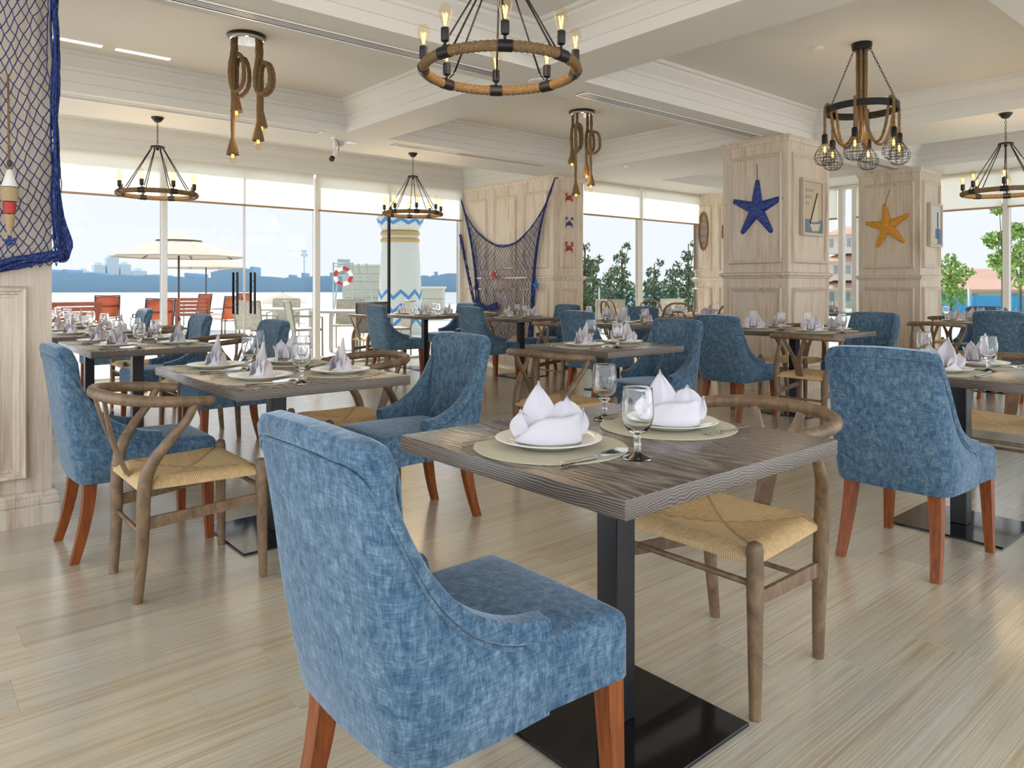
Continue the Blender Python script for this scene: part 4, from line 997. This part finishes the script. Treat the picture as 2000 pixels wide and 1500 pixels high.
# ---------------------------------------------------------------- hanging nets
def net_mesh(fn, nu, nv, r, jit=0, rng=random.Random(5)):
    """diamond mesh over fn(u, v), u and v in 0..1"""
    m = MB(); pt = {}
    for i in range(nu+1):
        for j in range(nv+1):
            u = (i+(.5 if j % 2 else 0))/nu; v = j/nv; pt[i, j] = Vector(fn(min(u, 1), v))+Vector((rng.uniform(-jit, jit), rng.uniform(-jit, jit)*.2, rng.uniform(-jit, jit)))
    for j in range(nv):
        for i in range(nu+1):
            a = pt[i, j]
            for k in ((i, i+1) if j % 2 else (i, i-1)):
                if (k, j+1) in pt and (a-pt[k, j+1]).length > 1e-4:
                    b = pt[k, j+1]; mid = (a+b)/2+Vector((0, 0, -.004)); m.tube([a, mid, b], r, 4, cap=False)
    return m
# left net on the pillar
t = thing('fishing_net', 'dark blue fishing net draped over the pillar at the left edge', 'net', (.2, 4.2, 1.25))
def f1(u, v):
    x = -.55+1.0*u+.03*math.sin(6*v+3*u); z = 1.60*(1-v)
    pull = math.exp(-((u-.82)/.10)**2)*.25*v*(1-v); z -= pull+.10*u*(1-u)*v
    return (x*(1-.0*v)-.03, -.045-.018*math.sin(9*u+4*v), z)
net_mesh(f1, 26, 44, .0024, .006).obj('net_mesh', M['net'], t)
r_ = random.Random(11); q = MB()
for k in range(16):
    ph = r_.uniform(0, 6); am = r_.uniform(.003, .009); ox = r_.uniform(-.018, .006); oy = r_.uniform(-.05, .0)
    q.tube(spline([(.425+ox+am*math.sin(ph+i*.9)+(.025*max(0, (i-16)/4) if i > 16 else 0), -.03+oy+am*math.cos(ph+i*1.1), 1.53-i*.077) for i in range(20)], 2), r_.uniform(.003, .006), 5)
q.obj('side_bunch', M['net_border'], t, smooth=True)
q = MB()
for k in range(14):
    ph = r_.uniform(0, 6); am = r_.uniform(.006, .016); oz = r_.uniform(-.020, .020); oy = r_.uniform(-.045, 0)
    q.tube(spline([(-.60+i*.062 if i < 17 else .452, -.045+oy+am*math.cos(ph+i), -.02+oz+am*math.sin(ph+1.3*i)+(.085*max(0, (i-10)/7)**2)) for i in range(18)], 2), r_.uniform(.005, .009), 5)
q.obj('bottom_bunch', M['net_border'], t, smooth=True)
q = MB()
for k in range(6): q.tube(spline([(.44+.02*math.sin(k), -.05+.01*k, .02), (.47+.004*k, -.06, .03+.012*k), (.455, -.05, .09+.03*k), (.43, -.04, .20+.05*k)], 4), .006, 5)
q.obj('corner_knot', M['net_border'], t, smooth=True)
t = thing('buoy_string', 'string of wooden net floats in white, cork and red hanging in the left net', 'floats', (.432, 4.10, 1.335)); t.scale = (.80, .80, .80)
MB().tube([(-.005, .02, 1.0), (-.004, .0, .72), (0, 0, 0)], .006, 6).obj('rope', M['rope'], t, smooth=True)
MB().lathe([(.001, .45), (.014, .44), (.042, .345), (.001, .343)], 16, cap=False).obj('cone_float', M['white_paint'], t, smooth=True, angle=40)
MB().lathe([(.001, .342), (.042, .34), (.045, .30), (.042, .26), (.001, .258)], 16, cap=False).obj('cork_float', M['cork'], t, smooth=True, angle=40)
MB().lathe([(.001, .256), (.034, .254), (.031, .19), (.001, .188)], 16, cap=False).obj('red_float', M['red'], t, smooth=True, angle=40)
MB().lathe([(.001, .186), (.030, .184), (.010, .06), (.001, .058)], 14, cap=False).obj('lower_float', M['cork'], t, smooth=True, angle=40)
MB().lathe([(.001, .50), (.012, .495), (.014, .48), (.012, .465), (.001, .46)], 12, cap=False).obj('bead', M['dark_frame'], t, smooth=True)
q = MB()
for k in range(5): q.tube([(0, 0, .03), (.035*math.cos(k*1.26+.5), -.01, .03+.035*math.sin(k*1.26+.5))], [.014, .004], 6)
q.obj('blue_star', M['star_blue'], t, smooth=True)
# right net on the panelled wall
t = thing('fishing_net', 'large blue fishing net with shells swagged across the panelled wall', 'net', (7.42, 8.85, .3))
def f2(u, v):
    # u: 0 = right (near) end, 1 = left (far) end
    sag = 1-(2*u-1)**2
    yt = -1.18+2.34*u; zt = (2.42 if u < .5 else 2.42)-.93*sag**.8-.0*u
    sp = 4*(u-.5)**3*.9+.33*(u-.5)*1.0
    yb = -.62+1.24*u+.05*math.sin(7*u); zb = .02+.08*math.sin(9*u)
    f = v**.75
    y = yt*(1-f)+yb*f; 
    if v > 0: y = y*(1-.10*math.sin(PI*min(1, v)))
    return (-.045-.02*math.sin(8*u+5*v), y, zt*(1-v)+zb*v)
net_mesh(f2, 30, 38, .0036, .008).obj('net_mesh', M['net'], t)
for nm, us in (('right_edge_bunch', 0.0), ('left_edge_bunch', 1.0)):
    q = MB()
    for k in range(13):
        ph = r_.uniform(0, 6); pts = []
        for i in range(15):
            v = i/14; p = f2(abs(us-.012*r_.random()*v), v); w = .004+.030*v; pts.append((p[0]-.012+w*.5*math.cos(ph+i*.8), p[1]+w*math.sin(ph+i*.7), p[2]))
        q.tube(spline(pts, 2), .0065, 5)
    q.obj(nm, M['net_border'], t, smooth=True)
q = MB()
for k in range(5): q.tube([(p[0]-.008, p[1], p[2]+.008*math.sin(k*2+i)) for i, p in enumerate([f2(i/28, .004*k) for i in range(29)])], .0055, 5)
q.obj('head_rope', M['net'], t, smooth=True)
q = MB()
for k in range(10):
    ph = r_.uniform(0, 6); q.tube(spline([(-.07+.02*math.cos(ph+i), 1.12-.045*i+.02*math.sin(ph+i)-.0*k, 1.72-.135*i) for i in range(11)], 2), .006, 5)
q.obj('left_fold', M['net_border'], t, smooth=True)
q = MB()
for k in range(14):
    ph = r_.uniform(0, 6); q.tube(spline([(-.08+.03*math.cos(ph+i), .62-.10*i+.05*math.sin(ph+i*1.3), .62-.075*i+.05*math.cos(ph+i)+.10*max(0, i-2)) for i in range(6)], 2), .010, 5)
q.obj('lower_bundle', M['net_border'], t, smooth=True)
for y0, z0 in ((1.17, 2.42), (-1.19, 2.42)): MB().lathe([(.001, -.006), (.012, -.004), (.012, .004), (.001, .006)], 10, cap=False).xf(Matrix.Translation((-.03, y0, z0)) @ Matrix.Rotation(PI/2, 4, 'Y')).tube([(0, y0, z0), (-.05, y0, z0)], .006, 6).obj('hook', M['black'], t)
t = thing('net_starfish', 'small red starfish caught in the middle of the large net', 'starfish', (7.31, 9.02, 1.32))
q = MB()
for k in range(5): q.tube([(0, 0, 0), (-.004, .085*math.cos(k*1.257+1.2), .085*math.sin(k*1.257+1.2))], [.024, .006], 6)
q.obj('body', M['star_red'], t, smooth=True)
t = thing('net_starfish', 'small blue starfish at the right edge of the large net', 'starfish', (7.31, 8.03, 1.16))
q = MB()
for k in range(5): q.tube([(0, 0, 0), (-.004, .085*math.cos(k*1.257+.3), .085*math.sin(k*1.257+.3))], [.024, .006], 6)
q.obj('body', mat('sky_blue_starfish', (.03, .17, .50), .5), t, smooth=True)
SH = MB().lathe([(.001, -.035), (.012, -.025), (.020, 0), (.010, .03), (.001, .04)], 8, cap=False)
for y, z, nm in ((9.55, 1.12, 'lowest left'), (8.35, 1.62, 'upper right'), (8.6, 1.16, 'centre right'), (9.28, 1.62, 'upper left'), (8.55, .86, 'lower right'), (8.9, 1.05, 'centre')):
    o = MB(); o.add(SH.v, SH.f); tag(o.obj('net_shell', M['cork'], loc=(7.315, y, z), smooth=True), f'small pale shell tied into the large net, {nm} one', 'shell', 'shells in the large net')
# ================================================================ outdoors
o = MB().box(-14, 7.42, 10.06, 38, -.25, -.02).box(7.42, 30, 8.02, 38, -.25, -.02).box(12.05, 30, -16, 8.02, -.25, -.02).obj('terrace_deck', M['deck']); tag(o, 'bright pale terrace deck outside the glass', kind='structure')
o = MB().add([(-900, 38, -5), (900, 38, -5), (2400, 2400, -5), (-900, 2400, -5)], [(0, 1, 2, 3)]).obj('sea', M['sea']); tag(o, 'pale glittering sea beyond the terrace', kind='structure')
o = MB().add([(30, -400, -.6), (600, -400, -.6), (600, 37, -.6), (30, 37, -.6)], [(0, 1, 2, 3)]).obj('garden_ground', mat('sandy_ground', (.55, .50, .40), .9)); tag(o, 'pale sandy ground beyond the garden', kind='structure')
# far shore: a low island with a jagged line of trees and blocks
r_ = random.Random(4); m = MB(); A = Vector((60, 900, 0)); B_ = Vector((470, 640, 0)); nn = 150; dn = Vector((-(B_-A).y, (B_-A).x, 0)).normalized()*40
prof = []; h = 11
for i in range(nn+1):
    h += r_.uniform(-1.1, 1.1); h = min(15, max(9, h)); prof.append(h+ (r_.choice((3, 5)) if r_.random() < .08 else 0) + (7 if 70 < i < 84 else 0))
for i in range(nn):
    a = A.lerp(B_, i/nn); b = A.lerp(B_, (i+1)/nn)
    m.add([(a.x, a.y, -5), (b.x, b.y, -5), (b.x, b.y, prof[i]), (a.x, a.y, prof[i]), (a.x+dn.x, a.y+dn.y, -5), (b.x+dn.x, b.y+dn.y, -5), (b.x+dn.x, b.y+dn.y, prof[i]), (a.x+dn.x, a.y+dn.y, prof[i])], [(0, 1, 2, 3), (3, 2, 6, 7), (1, 5, 6, 2), (0, 3, 7, 4), (5, 4, 7, 6)])
o = m.obj('far_shore', M['far_shore']); tag(o, 'long low haze-tinted far shore with a jagged tree line', 'shore', kind='stuff')
t = thing('tower_block', 'haze-tinted stepped hotel towers on the far shore', 'building', (318, 1560, -5))
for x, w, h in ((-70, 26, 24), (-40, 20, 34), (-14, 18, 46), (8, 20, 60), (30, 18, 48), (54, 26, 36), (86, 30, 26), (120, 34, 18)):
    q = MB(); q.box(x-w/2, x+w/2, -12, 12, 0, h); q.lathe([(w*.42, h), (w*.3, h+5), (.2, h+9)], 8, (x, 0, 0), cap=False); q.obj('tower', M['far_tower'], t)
t = thing('light_mast', 'tall thin light mast on the far shore', 'mast', (381, 831.6, -5)); t.scale = (1.1, 1.1, 1.1)
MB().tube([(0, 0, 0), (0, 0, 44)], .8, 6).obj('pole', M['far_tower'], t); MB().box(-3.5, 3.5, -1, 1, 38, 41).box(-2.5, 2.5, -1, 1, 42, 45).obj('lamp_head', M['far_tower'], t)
# parasols
def parasol():
    t = thing('parasol', '', 'parasol'); R = 1.72; q = MB(); n_ = 8
    MB().tube([(0, 0, -.02), (0, 0, 2.58)], .028, 10).obj('pole', M['dark_frame'], t, smooth=True)
    ring = [(R*math.cos(2*PI*k/n_), R*math.sin(2*PI*k/n_), 1.96) for k in range(n_)]; r2 = [(.5*math.cos(2*PI*k/n_), .5*math.sin(2*PI*k/n_), 2.40) for k in range(n_)]
    q.grid([[(x, y, z-.035) for x, y, z in ring], ring, r2, [(.06*math.cos(2*PI*k/n_), .06*math.sin(2*PI*k/n_), 2.54) for k in range(n_)]], closed=True); q.obj('canopy', M['canvas'], t, solid=.012)
    v = MB(); v.grid([[(.62*math.cos(2*PI*k/n_), .62*math.sin(2*PI*k/n_), 2.40) for k in range(n_)], [(.04*math.cos(2*PI*k/n_), .04*math.sin(2*PI*k/n_), 2.61) for k in range(n_)]], closed=True); v.obj('vent_cap', M['canvas'], t, solid=.012)
    for k in range(n_): MB().tube([(.05*math.cos(2*PI*k/n_), .05*math.sin(2*PI*k/n_), 2.50), (R*.985*math.cos(2*PI*k/n_), R*.985*math.sin(2*PI*k/n_), 1.94)], .014, 5).obj('rib', M['dark_frame'], t)
    MB().lathe([(.001, -.02), (.30, -.02), (.30, .03), (.05, .06), (.05, .3), (.001, .3)], 16, cap=False).obj('base', M['dark_frame'], t)
    return t
PS = First(parasol())
PS.put((6.05, 21.1, 0), .3, 'nearer beige parasol on the terrace', 'beige terrace parasols'); PS.put((10.59, 33.0, 0), .1, 'farther beige parasol, half behind the nearer one', 'beige terrace parasols')
# orange sling armchairs
def sling_chair():
    t = thing('sling_armchair', '', 'chair')
    for s in (1, -1):
        f = MB(); f.tube([(-.22, s*.27, -.02), (-.235, s*.27, .40), (-.33, s*.27, .92)], .016, 6).tube([(.24, s*.27, -.02), (.23, s*.27, .62), (-.27, s*.27, .63)], .015, 6); f.obj('side_frame', M['dark_frame'], t, smooth=True)
    f = MB()
    for z, x in ((.92, -.33), (.66, -.285), (.36, -.21)): f.tube([(x, -.27, z), (x-.02, 0, z-.012), (x, .27, z)], .013, 6)
    f.tube([(.22, -.27, .40), (.22, .27, .40)], .013, 6); f.obj('cross_bars', M['dark_frame'], t, smooth=True)
    q = MB(); q.grid([[(x, y, z) for y in (-.255, 0, .255)] for x, z in ((-.32, .90), (-.265, .62), (-.215, .40), (-.12, .375), (.06, .39), (.215, .405))]); q.obj('sling', M['sling'], t, solid=.006, smooth=True)
    return t
SC = First(sling_chair())
for x, y, a, l in ((5.98, 17.4, 2.0, 'orange sling chair nearest the door handles on the terrace'), (3.86, 15.1, 1.75, 'orange sling chair behind the metal window post'),
                   (4.19, 20.7, 1.5, 'orange sling chair left of the parasol pole, standing against the sea'), (7.08, 22.9, 2.1, 'orange sling chair between the two parasol poles'), (8.75, 24.1, 1.8, 'orange sling chair farthest right, beside the door handles')):
    SC.put((x, y, 0), a, l, 'orange terrace sling chairs')
def bench(): 
    t = thing('slatted_bench', '', 'bench')
    for k in range(5): MB().box(-.42, .42, -.30, -.28, .40+.095*k, .475+.095*k).obj('back_slat', M['red_slat'], t)
    for k in range(4): MB().box(-.42, .42, -.28+.14*k, -.16+.14*k, .40, .425).obj('seat_slat', M['red_slat'], t)
    for s in (1, -1):
        for y in (-.28, .24): MB().box(s*.38-.03, s*.38+.03, y-.03, y+.03, -.02, .80 if y < 0 else .40).obj('leg', M['red_slat'], t)
    return t
BN = First(bench())
for x, y, a, l in ((1.70, 15.4, .1, 'red-brown slatted bench at the far left of the terrace'), (2.65, 15.9, .15, 'red-brown slatted bench just left of the tall orange chair'), (1.9, 19.8, 0, 'farther red-brown bench against the sea at the left'), (5.9, 19.6, -.1, 'red-brown slatted bench under the parasol')):
    BN.put((x, y, 0), a, l, 'slatted terrace benches')
# cream woven chairs and pale tables
def rattan(m_f, m_w):
    t = thing('woven_armchair', '', 'chair')
    for s in (1, -1):
        MB().tube([(-.23, s*.26, -.02), (-.225, s*.26, .42), (-.30, s*.26, .895)], .017, 6).obj('rear_post', m_f, t, smooth=True)
        MB().tube([(.23, s*.26, -.02), (.225, s*.26, .63), (-.25, s*.26, .65)], .017, 6).obj('arm_frame', m_f, t, smooth=True)
    MB().tube([(-.30, -.26, .89), (-.30, .26, .89)], .017, 6).obj('top_bar', m_f, t, smooth=True)
    MB().grid([[(-.298+.0*y, y, .88) for y in (-.25, 0, .25)], [(-.262, y, .64) for y in (-.25, 0, .25)], [(-.225, y, .44) for y in (-.25, 0, .25)]]).obj('woven_back', m_w, t, solid=.014)
    MB().box(-.23, .23, -.25, .25, .40, .44, .008, 1).obj('woven_seat', m_w, t)
    return t
m = mat('open_cream_weave', (.60, .56, .46), .7); n = N(m); v = n.n('TexVoronoi'); v.inputs['Scale'].default_value = 30; n.l(n.co(), v.inputs['Vector'])
n.color(n.ramp(v.outputs['Distance'], [(.2, (.62, .59, .48)), (.5, (.46, .43, .34))])); n.bump(v.outputs['Distance'], .5, .01); M['weave'] = m
RA = First(rattan(M['cream_rattan'], M['weave'])); RG = First(rattan(M['grey_green'], M['weave'])); GC = 'cream woven terrace chairs'
RA.put((5.96, 13.97, 0), -2.2, 'cream woven chair behind the left pale terrace table', GC); RA.put((5.40, 11.75, 0), -.2, 'cream woven chair seen side-on beside the white window post', GC)
RA.put((6.55, 12.45, 0), -2.3, 'cream woven chair behind the near pale terrace table', GC); RA.put((6.66, 10.98, 0), 2.9, 'cream woven chair at the near end of the pale terrace table', GC)
RG.put((6.03, 10.52, 0), .95, 'grey-green framed woven chair with its back to the glass, left of the lighthouse', GC)
RG.put((10.5, 9.45, 0), .8, 'grey-green framed woven chair outside the garden window', GC); RG.put((12.0, 9.3, 0), 1.2, 'pale woven chair outside the garden window, near the pier', GC)
RA.put((4.9, 12.6, 0), .6, 'cream woven chair at the near side of the left pale table', GC)
def otable(x, y, l, w):
    t = thing('terrace_table', l, 'table', (x, y, 0), .75, 'pale terrace tables')
    MB().box(-w/2, w/2, -.42, .42, .70, .74, .006, 1).obj('tabletop', M['pale_table'], t)
    for sx in (1, -1):
        for sy in (1, -1): MB().box(sx*(w/2-.06)-.025, sx*(w/2-.06)+.025, sy*.36-.025, sy*.36+.025, -.02, .70).obj('leg', M['pale_table'], t)
otable(5.95, 11.45, 'pale terrace table right of the white window post', .95); otable(5.60, 13.1, 'pale terrace table left of the white window post', .9)
# lighthouse column
t = thing('lighthouse_column', 'white lighthouse column with blue zigzags and gold rings', 'column', (9.6, 15.5, 0))
MB().lathe([(.60, -.02), (.60, .10), (.57, .12), (.52, 1.0), (.475, 1.9), (.44, 2.38), (.43, 2.45)], 40).obj('shaft', M['lh_white'], t, smooth=True, angle=40)
for z in (2.44, 2.27): 
    MB().lathe([(.40, z-.06), (.465, z-.05), (.485, z), (.465, z+.05), (.40, z+.06)], 40).obj('gold_ring', M['lh_gold'], t, smooth=True)
MB().lathe([(.43, 2.50), (.50, 2.62), (.545, 2.76), (.54, 2.90), (.50, 3.10), (.46, 3.35), (.50, 3.55), (.62, 3.68), (.80, 3.74), (.80, 3.95), (.3, 4.0)], 40).obj('bulb_capital', M['lh_yellow'], t, smooth=True, angle=40)
MB().lathe([(.44, 2.50), (.506, 2.62), (.552, 2.76), (.552, 2.86), (.50, 2.861)], 40).obj('capital_band', M['lh_white'], t, smooth=True, angle=40)
def zig(z, amp, th, rf, nz=9):
    q = MB(); up = []; dn_ = []; N_ = nz*8
    for i in range(N_+1):
        a = 2*PI*i/N_; f = abs(((i/8) % 1)*2-1); zz = z+amp*(f-.5)
        r1 = rf(zz+th/2)+.008; r2 = rf(zz-th/2)+.008; up.append((r1*math.cos(a), r1*math.sin(a), zz+th/2)); dn_.append((r2*math.cos(a), r2*math.sin(a), zz-th/2))
    q.grid([up, dn_]); return q
shaft = lambda z: .60-.03-(z-.12)*(.05/.88) if z < 1.0 else .52-(z-1.0)*.05
for z in (.95, .62, .29): zig(z, .17, .09, shaft).obj('blue_zigzag', M['lh_blue'], t, solid=.012)
zig(2.72, .10, .085, lambda z: .44+(min(z, 2.8)-2.5)*.40).obj('blue_zigzag', M['lh_blue'], t, solid=.012)
# lifeguard chair, lifebuoy, clad boxes
t = thing('lifeguard_chair', 'tall grey lifeguard chair frame beside the lifebuoy', 'chair', (13.95, 26.15, 0))
for x, y in ((-.45, -.4), (.65, -.4), (-.45, .4), (.65, .4)): MB().tube([(x*1.25, y, -.02), (x*.75, y*.8, 2.05)], .035, 8).obj('leg', M['grey_green'], t, smooth=True)
for z in (.5, .95, 1.4): MB().box(-.50, .70, -.36, -.32, z, z+.05).obj('rung', M['grey_green'], t)
MB().box(-.40, .55, -.36, .36, 1.55, 1.61).obj('seat', M['grey_green'], t); MB().box(-.42, .10, .30, .36, 1.61, 2.22).obj('backrest', M['grey_green'], t)
t = thing('lifebuoy', 'red and white lifebuoy ring on its stand by the sea', 'lifebuoy', (13.0, 25.0, 1.52), math.radians(-40))
for k in range(8):
    q = MB(); q.tube([(.29*math.cos(w), 0, .29*math.sin(w)) for w in [2*PI*(k+i/6)/8 for i in range(7)]], .075, 10); q.obj('red_segment' if k % 2 else 'white_segment', M['red'] if k % 2 else M['white_paint'], t, smooth=True)
t = thing('lifebuoy_stand', 'thin grey post frame that carries the lifebuoy', 'stand', (13.03, 25.08, 0), math.radians(-40))
for x in (-.36, .36): MB().tube([(x, 0, -.02), (x, 0, 2.05)], .028, 8).obj('post', M['grey_green'], t, smooth=True)
MB().tube([(-.36, 0, 2.0), (.36, 0, 2.0)], .025, 8).obj('crossbar', M['grey_green'], t, smooth=True); MB().tube([(-.36, 0, 1.9), (.36, 0, 1.9)], .02, 8).obj('hanger_bar', M['grey_green'], t, smooth=True)
def clad(x, y, w, d, h, rz, l):
    t = thing('clad_kiosk', l, 'kiosk', (x, y, 0), rz); n_ = int(h/.3)
    for k in range(n_): MB().box(-w/2, w/2, -d/2, d/2, -.02+h*k/n_, h*(k+1)/n_-.03).obj('cladding_board', M['grey_box'], t)
    MB().box(-w/2-.05, w/2+.05, -d/2-.05, d/2+.05, h-.03, h+.04).obj('roof_slab', M['lh_white'], t)
clad(16.3, 28.3, 2.6, 1.6, 2.05, -.7, 'grey-green clad kiosk between the lifebuoy and the lighthouse'); clad(14.6, 21.7, 1.1, 1.0, 1.1, -.7, 'low grey-green clad box right of the lighthouse')
t = thing('parasol', 'small folded-looking white parasol far out on the terrace', 'parasol', (9.7, 22.8, 0))
MB().tube([(0, 0, -.02), (0, 0, .98)], .03, 8).obj('pole', M['dark_frame'], t); MB().lathe([(.75, .62), (.40, .80), (.04, .95), (.03, .97)], 10, cap=False).obj('canopy', M['canvas'], t, solid=.012)
# balustrades
def balustrade(pts, l, h=1.05):
    t = thing('glass_balustrade', l, 'balustrade', (0, 0, 0))
    for (x0, y0), (x1, y1) in zip(pts, pts[1:]):
        A = Vector((x0, y0, 0)); B_ = Vector((x1, y1, 0)); d = (B_-A).normalized(); nn_ = Vector((-d.y, d.x, 0))*.006; a = A+d*.06; b = B_-d*.06
        MB().add([a-nn_+Vector((0, 0, .05)), b-nn_+Vector((0, 0, .05)), b+nn_+Vector((0, 0, .05)), a+nn_+Vector((0, 0, .05)), a-nn_+Vector((0, 0, h)), b-nn_+Vector((0, 0, h)), b+nn_+Vector((0, 0, h)), a+nn_+Vector((0, 0, h))],
                 [(0, 3, 2, 1), (4, 5, 6, 7), (0, 1, 5, 4), (1, 2, 6, 5), (2, 3, 7, 6), (3, 0, 4, 7)]).obj('glass_panel', M['balustrade'], t)
    for x, y in pts: MB().tube([(x, y, -.02), (x, y, h+.06)], .024, 8).obj('post', M['metal_frame'], t, smooth=True)
balustrade([(10.2, 12.4), (11.8, 12.4), (13.4, 12.4), (15.0, 12.4), (16.6, 12.4), (18.2, 12.4)], 'green-tinted glass balustrade in front of the garden shrubs')
balustrade([(17.0, y) for y in (8.4, 6.9, 5.4, 3.9, 2.4, .9)], 'clear glass balustrade in front of the blue fence')
# plants
def foliage(m, rng, cx, cy, cz, rx, ry, rz, n, s):
    for _ in range(n):
        while True:
            p = Vector((rng.uniform(-1, 1), rng.uniform(-1, 1), rng.uniform(-1, 1)))
            if .25 < p.length < 1: break
        c = Vector((cx+p.x*rx, cy+p.y*ry, cz+p.z*rz)); a = Vector((rng.uniform(-1, 1), rng.uniform(-1, 1), rng.uniform(-1, 1))).normalized()*s*rng.uniform(.6, 1.2); b = a.cross(Vector((rng.uniform(-1, 1), rng.uniform(-1, 1), rng.uniform(-1, 1)))).normalized()*s*.42
        m.add([c-a, c+b-a*.1, c+a, c-b-a*.1], [(0, 1, 2, 3)])
def tree(label, x, y, clumps, mm, z0=-.05, s=.09, seed=1, cat='tree', trunk=.04, name='tree'):
    rng = random.Random(seed); t = thing(name, label, cat, (x, y, z0)); top = max(c[2] for c in clumps)
    tr = MB(); tr.tube([(0, 0, 0), (.03, .02, top*.5), (0, 0, top)], [trunk, trunk*.8, trunk*.4], 7)
    for c in clumps: tr.tube([(0, 0, c[2]*.55), (c[0], c[1], c[2])], [trunk*.5, trunk*.2], 5)
    tr.obj('trunk', M['bark'], t, smooth=True)
    f = MB()
    for cx, cyy, cz, r, n_ in clumps: foliage(f, rng, cx, cyy, cz, r, r, r*.85, n_, s)
    tag(f.obj('foliage', mm, t), kind='stuff')
tree('cloud-pruned topiary tree just outside the garden window', 10.6, 10.2, [(.05, 0, 1.60, .26, 330), (-.12, .1, 1.42, .20, 200), (.10, .05, .78, .30, 380), (-.05, -.1, .92, .22, 200), (.02, 0, 1.98, .12, 40)], M['leaf_dark'], s=.05, seed=2)
o = thing('potted_shrub', 'low bright green shrub at the foot of the topiary tree', 'shrub', (10.33, 10.02, 0)); f = MB(); foliage(f, random.Random(8), 0, 0, .52, .24, .24, .16, 300, .05); tag(f.obj('foliage', M['leaf_light'], o), kind='stuff')
MB().lathe([(.001, -.02), (.22, -.02), (.26, .38), (.001, .38)], 18, cap=False).obj('planter', M['lh_white'], o)
for k, (x, y, l, h) in enumerate(((13.6, 12.8, 'thin dark shrub right of the topiary tree', 1.95), (14.6, 12.7, 'dark conical shrub left of the white window post', 2.35), (15.8, 12.6, 'dark loose shrub just right of the white window post', 1.9), (16.5, 12.0, 'tall dark shrub next to the pale pier', 2.45), (17.4, 13.2, 'low dark shrub between the window post and the pier', 1.9), (15.3, 13.8, 'low dark shrub behind the conical shrub', 1.75))):
    cl = [(0, 0, h*.22, .50, 380), (.1, .05, h*.45, .40, 300), (-.1, 0, h*.64, .28, 150), (.02, .05, h*.82, .20, 70), (.12, -.1, h*.96, .13, 26)]
    tree(l, x, y, cl, M['leaf_dark'], s=.075, seed=20+k, cat='shrub', name='garden_shrub', trunk=.035)
for k, (x, y, z, l, r, m_) in enumerate(((25.5, 8.6, .0, 'bright green young tree beside the yellow-starfish pillar', .75, 'leaf_light'), (23.4, 6.6, 1.0, 'tall thin sapling in the right window', .50, 'leaf_light'), (25.0, 6.6, .6, 'loose green tree near the right edge of the window', .75, 'leaf_light'), (28.5, 5.7, .2, 'dense green tree at the right edge of the photo', 1.2, 'leaf_light'), (24.0, 8.9, .4, 'pale thin sapling touching the yellow-starfish pillar', .40, 'leaf_light'))):
    cl = [(0, 0, 1.15+z*.9, r*.75, 260), (.2, .25, 1.65+z, r*.6, 170), (-.15, -.3, 1.75+z*1.1, r*.55, 130), (.05, .1, 2.15+z*1.35, r*.42, 80)]
    tree(l, x, y, cl, M[m_], s=.10, seed=40+k, z0=-.2, name='young_tree')
t = thing('blue_hoarding', 'bright blue sheet fence beyond the right-hand window', 'fence', (31, 0, -.6))
for k in range(14): MB().box(-.03, .03, -3+1.15*k, -3+1.15*k+1.13, 0, 1.40).obj('fence_panel', M['fence_blue'], t)
def house(x, y, w, d, h, l, roofs=1, z0=-.6):
    t = thing('house', l, 'building', (x, y, z0), .1); z = 0; ww = w
    for k in range(roofs):
        MB().box(-ww/2, ww/2, -d/2, d/2, z, z+h).obj('wall', M['building'], t)
        for i in range(4): MB().box(-ww/2-.05, -ww/2, -d/2+d*(i+.3)/4, -d/2+d*(i+.7)/4, z+h*.35, z+h*.8).obj('window', M['house_glass'], t)
        e_ = ww*.62; f_ = d*.62; top = z+h+h*.45
        q = MB(); q.grid([[(-e_, -f_, z+h), (e_, -f_, z+h), (e_, f_, z+h), (-e_, f_, z+h)], [(-e_*.3, -f_*.3, top), (e_*.3, -f_*.3, top), (e_*.3, f_*.3, top), (-e_*.3, f_*.3, top)]], closed=True); q.f += [(0, 1, 2, 3), (4, 5, 6, 7)]; q.obj('roof', M['terracotta'], t); z = top-.02; ww *= .75; d *= .75
house(58, 16.5, 7, 9, 1.55, 'low house with a clay roof behind the blue fence'); house(62, 28.5, 6, 5, 1.55, 'tiered clay-roofed house between the two starfish pillars', 3); house(70, 22, 6, 7, 2.2, 'clay-roofed house behind the bright green young tree')
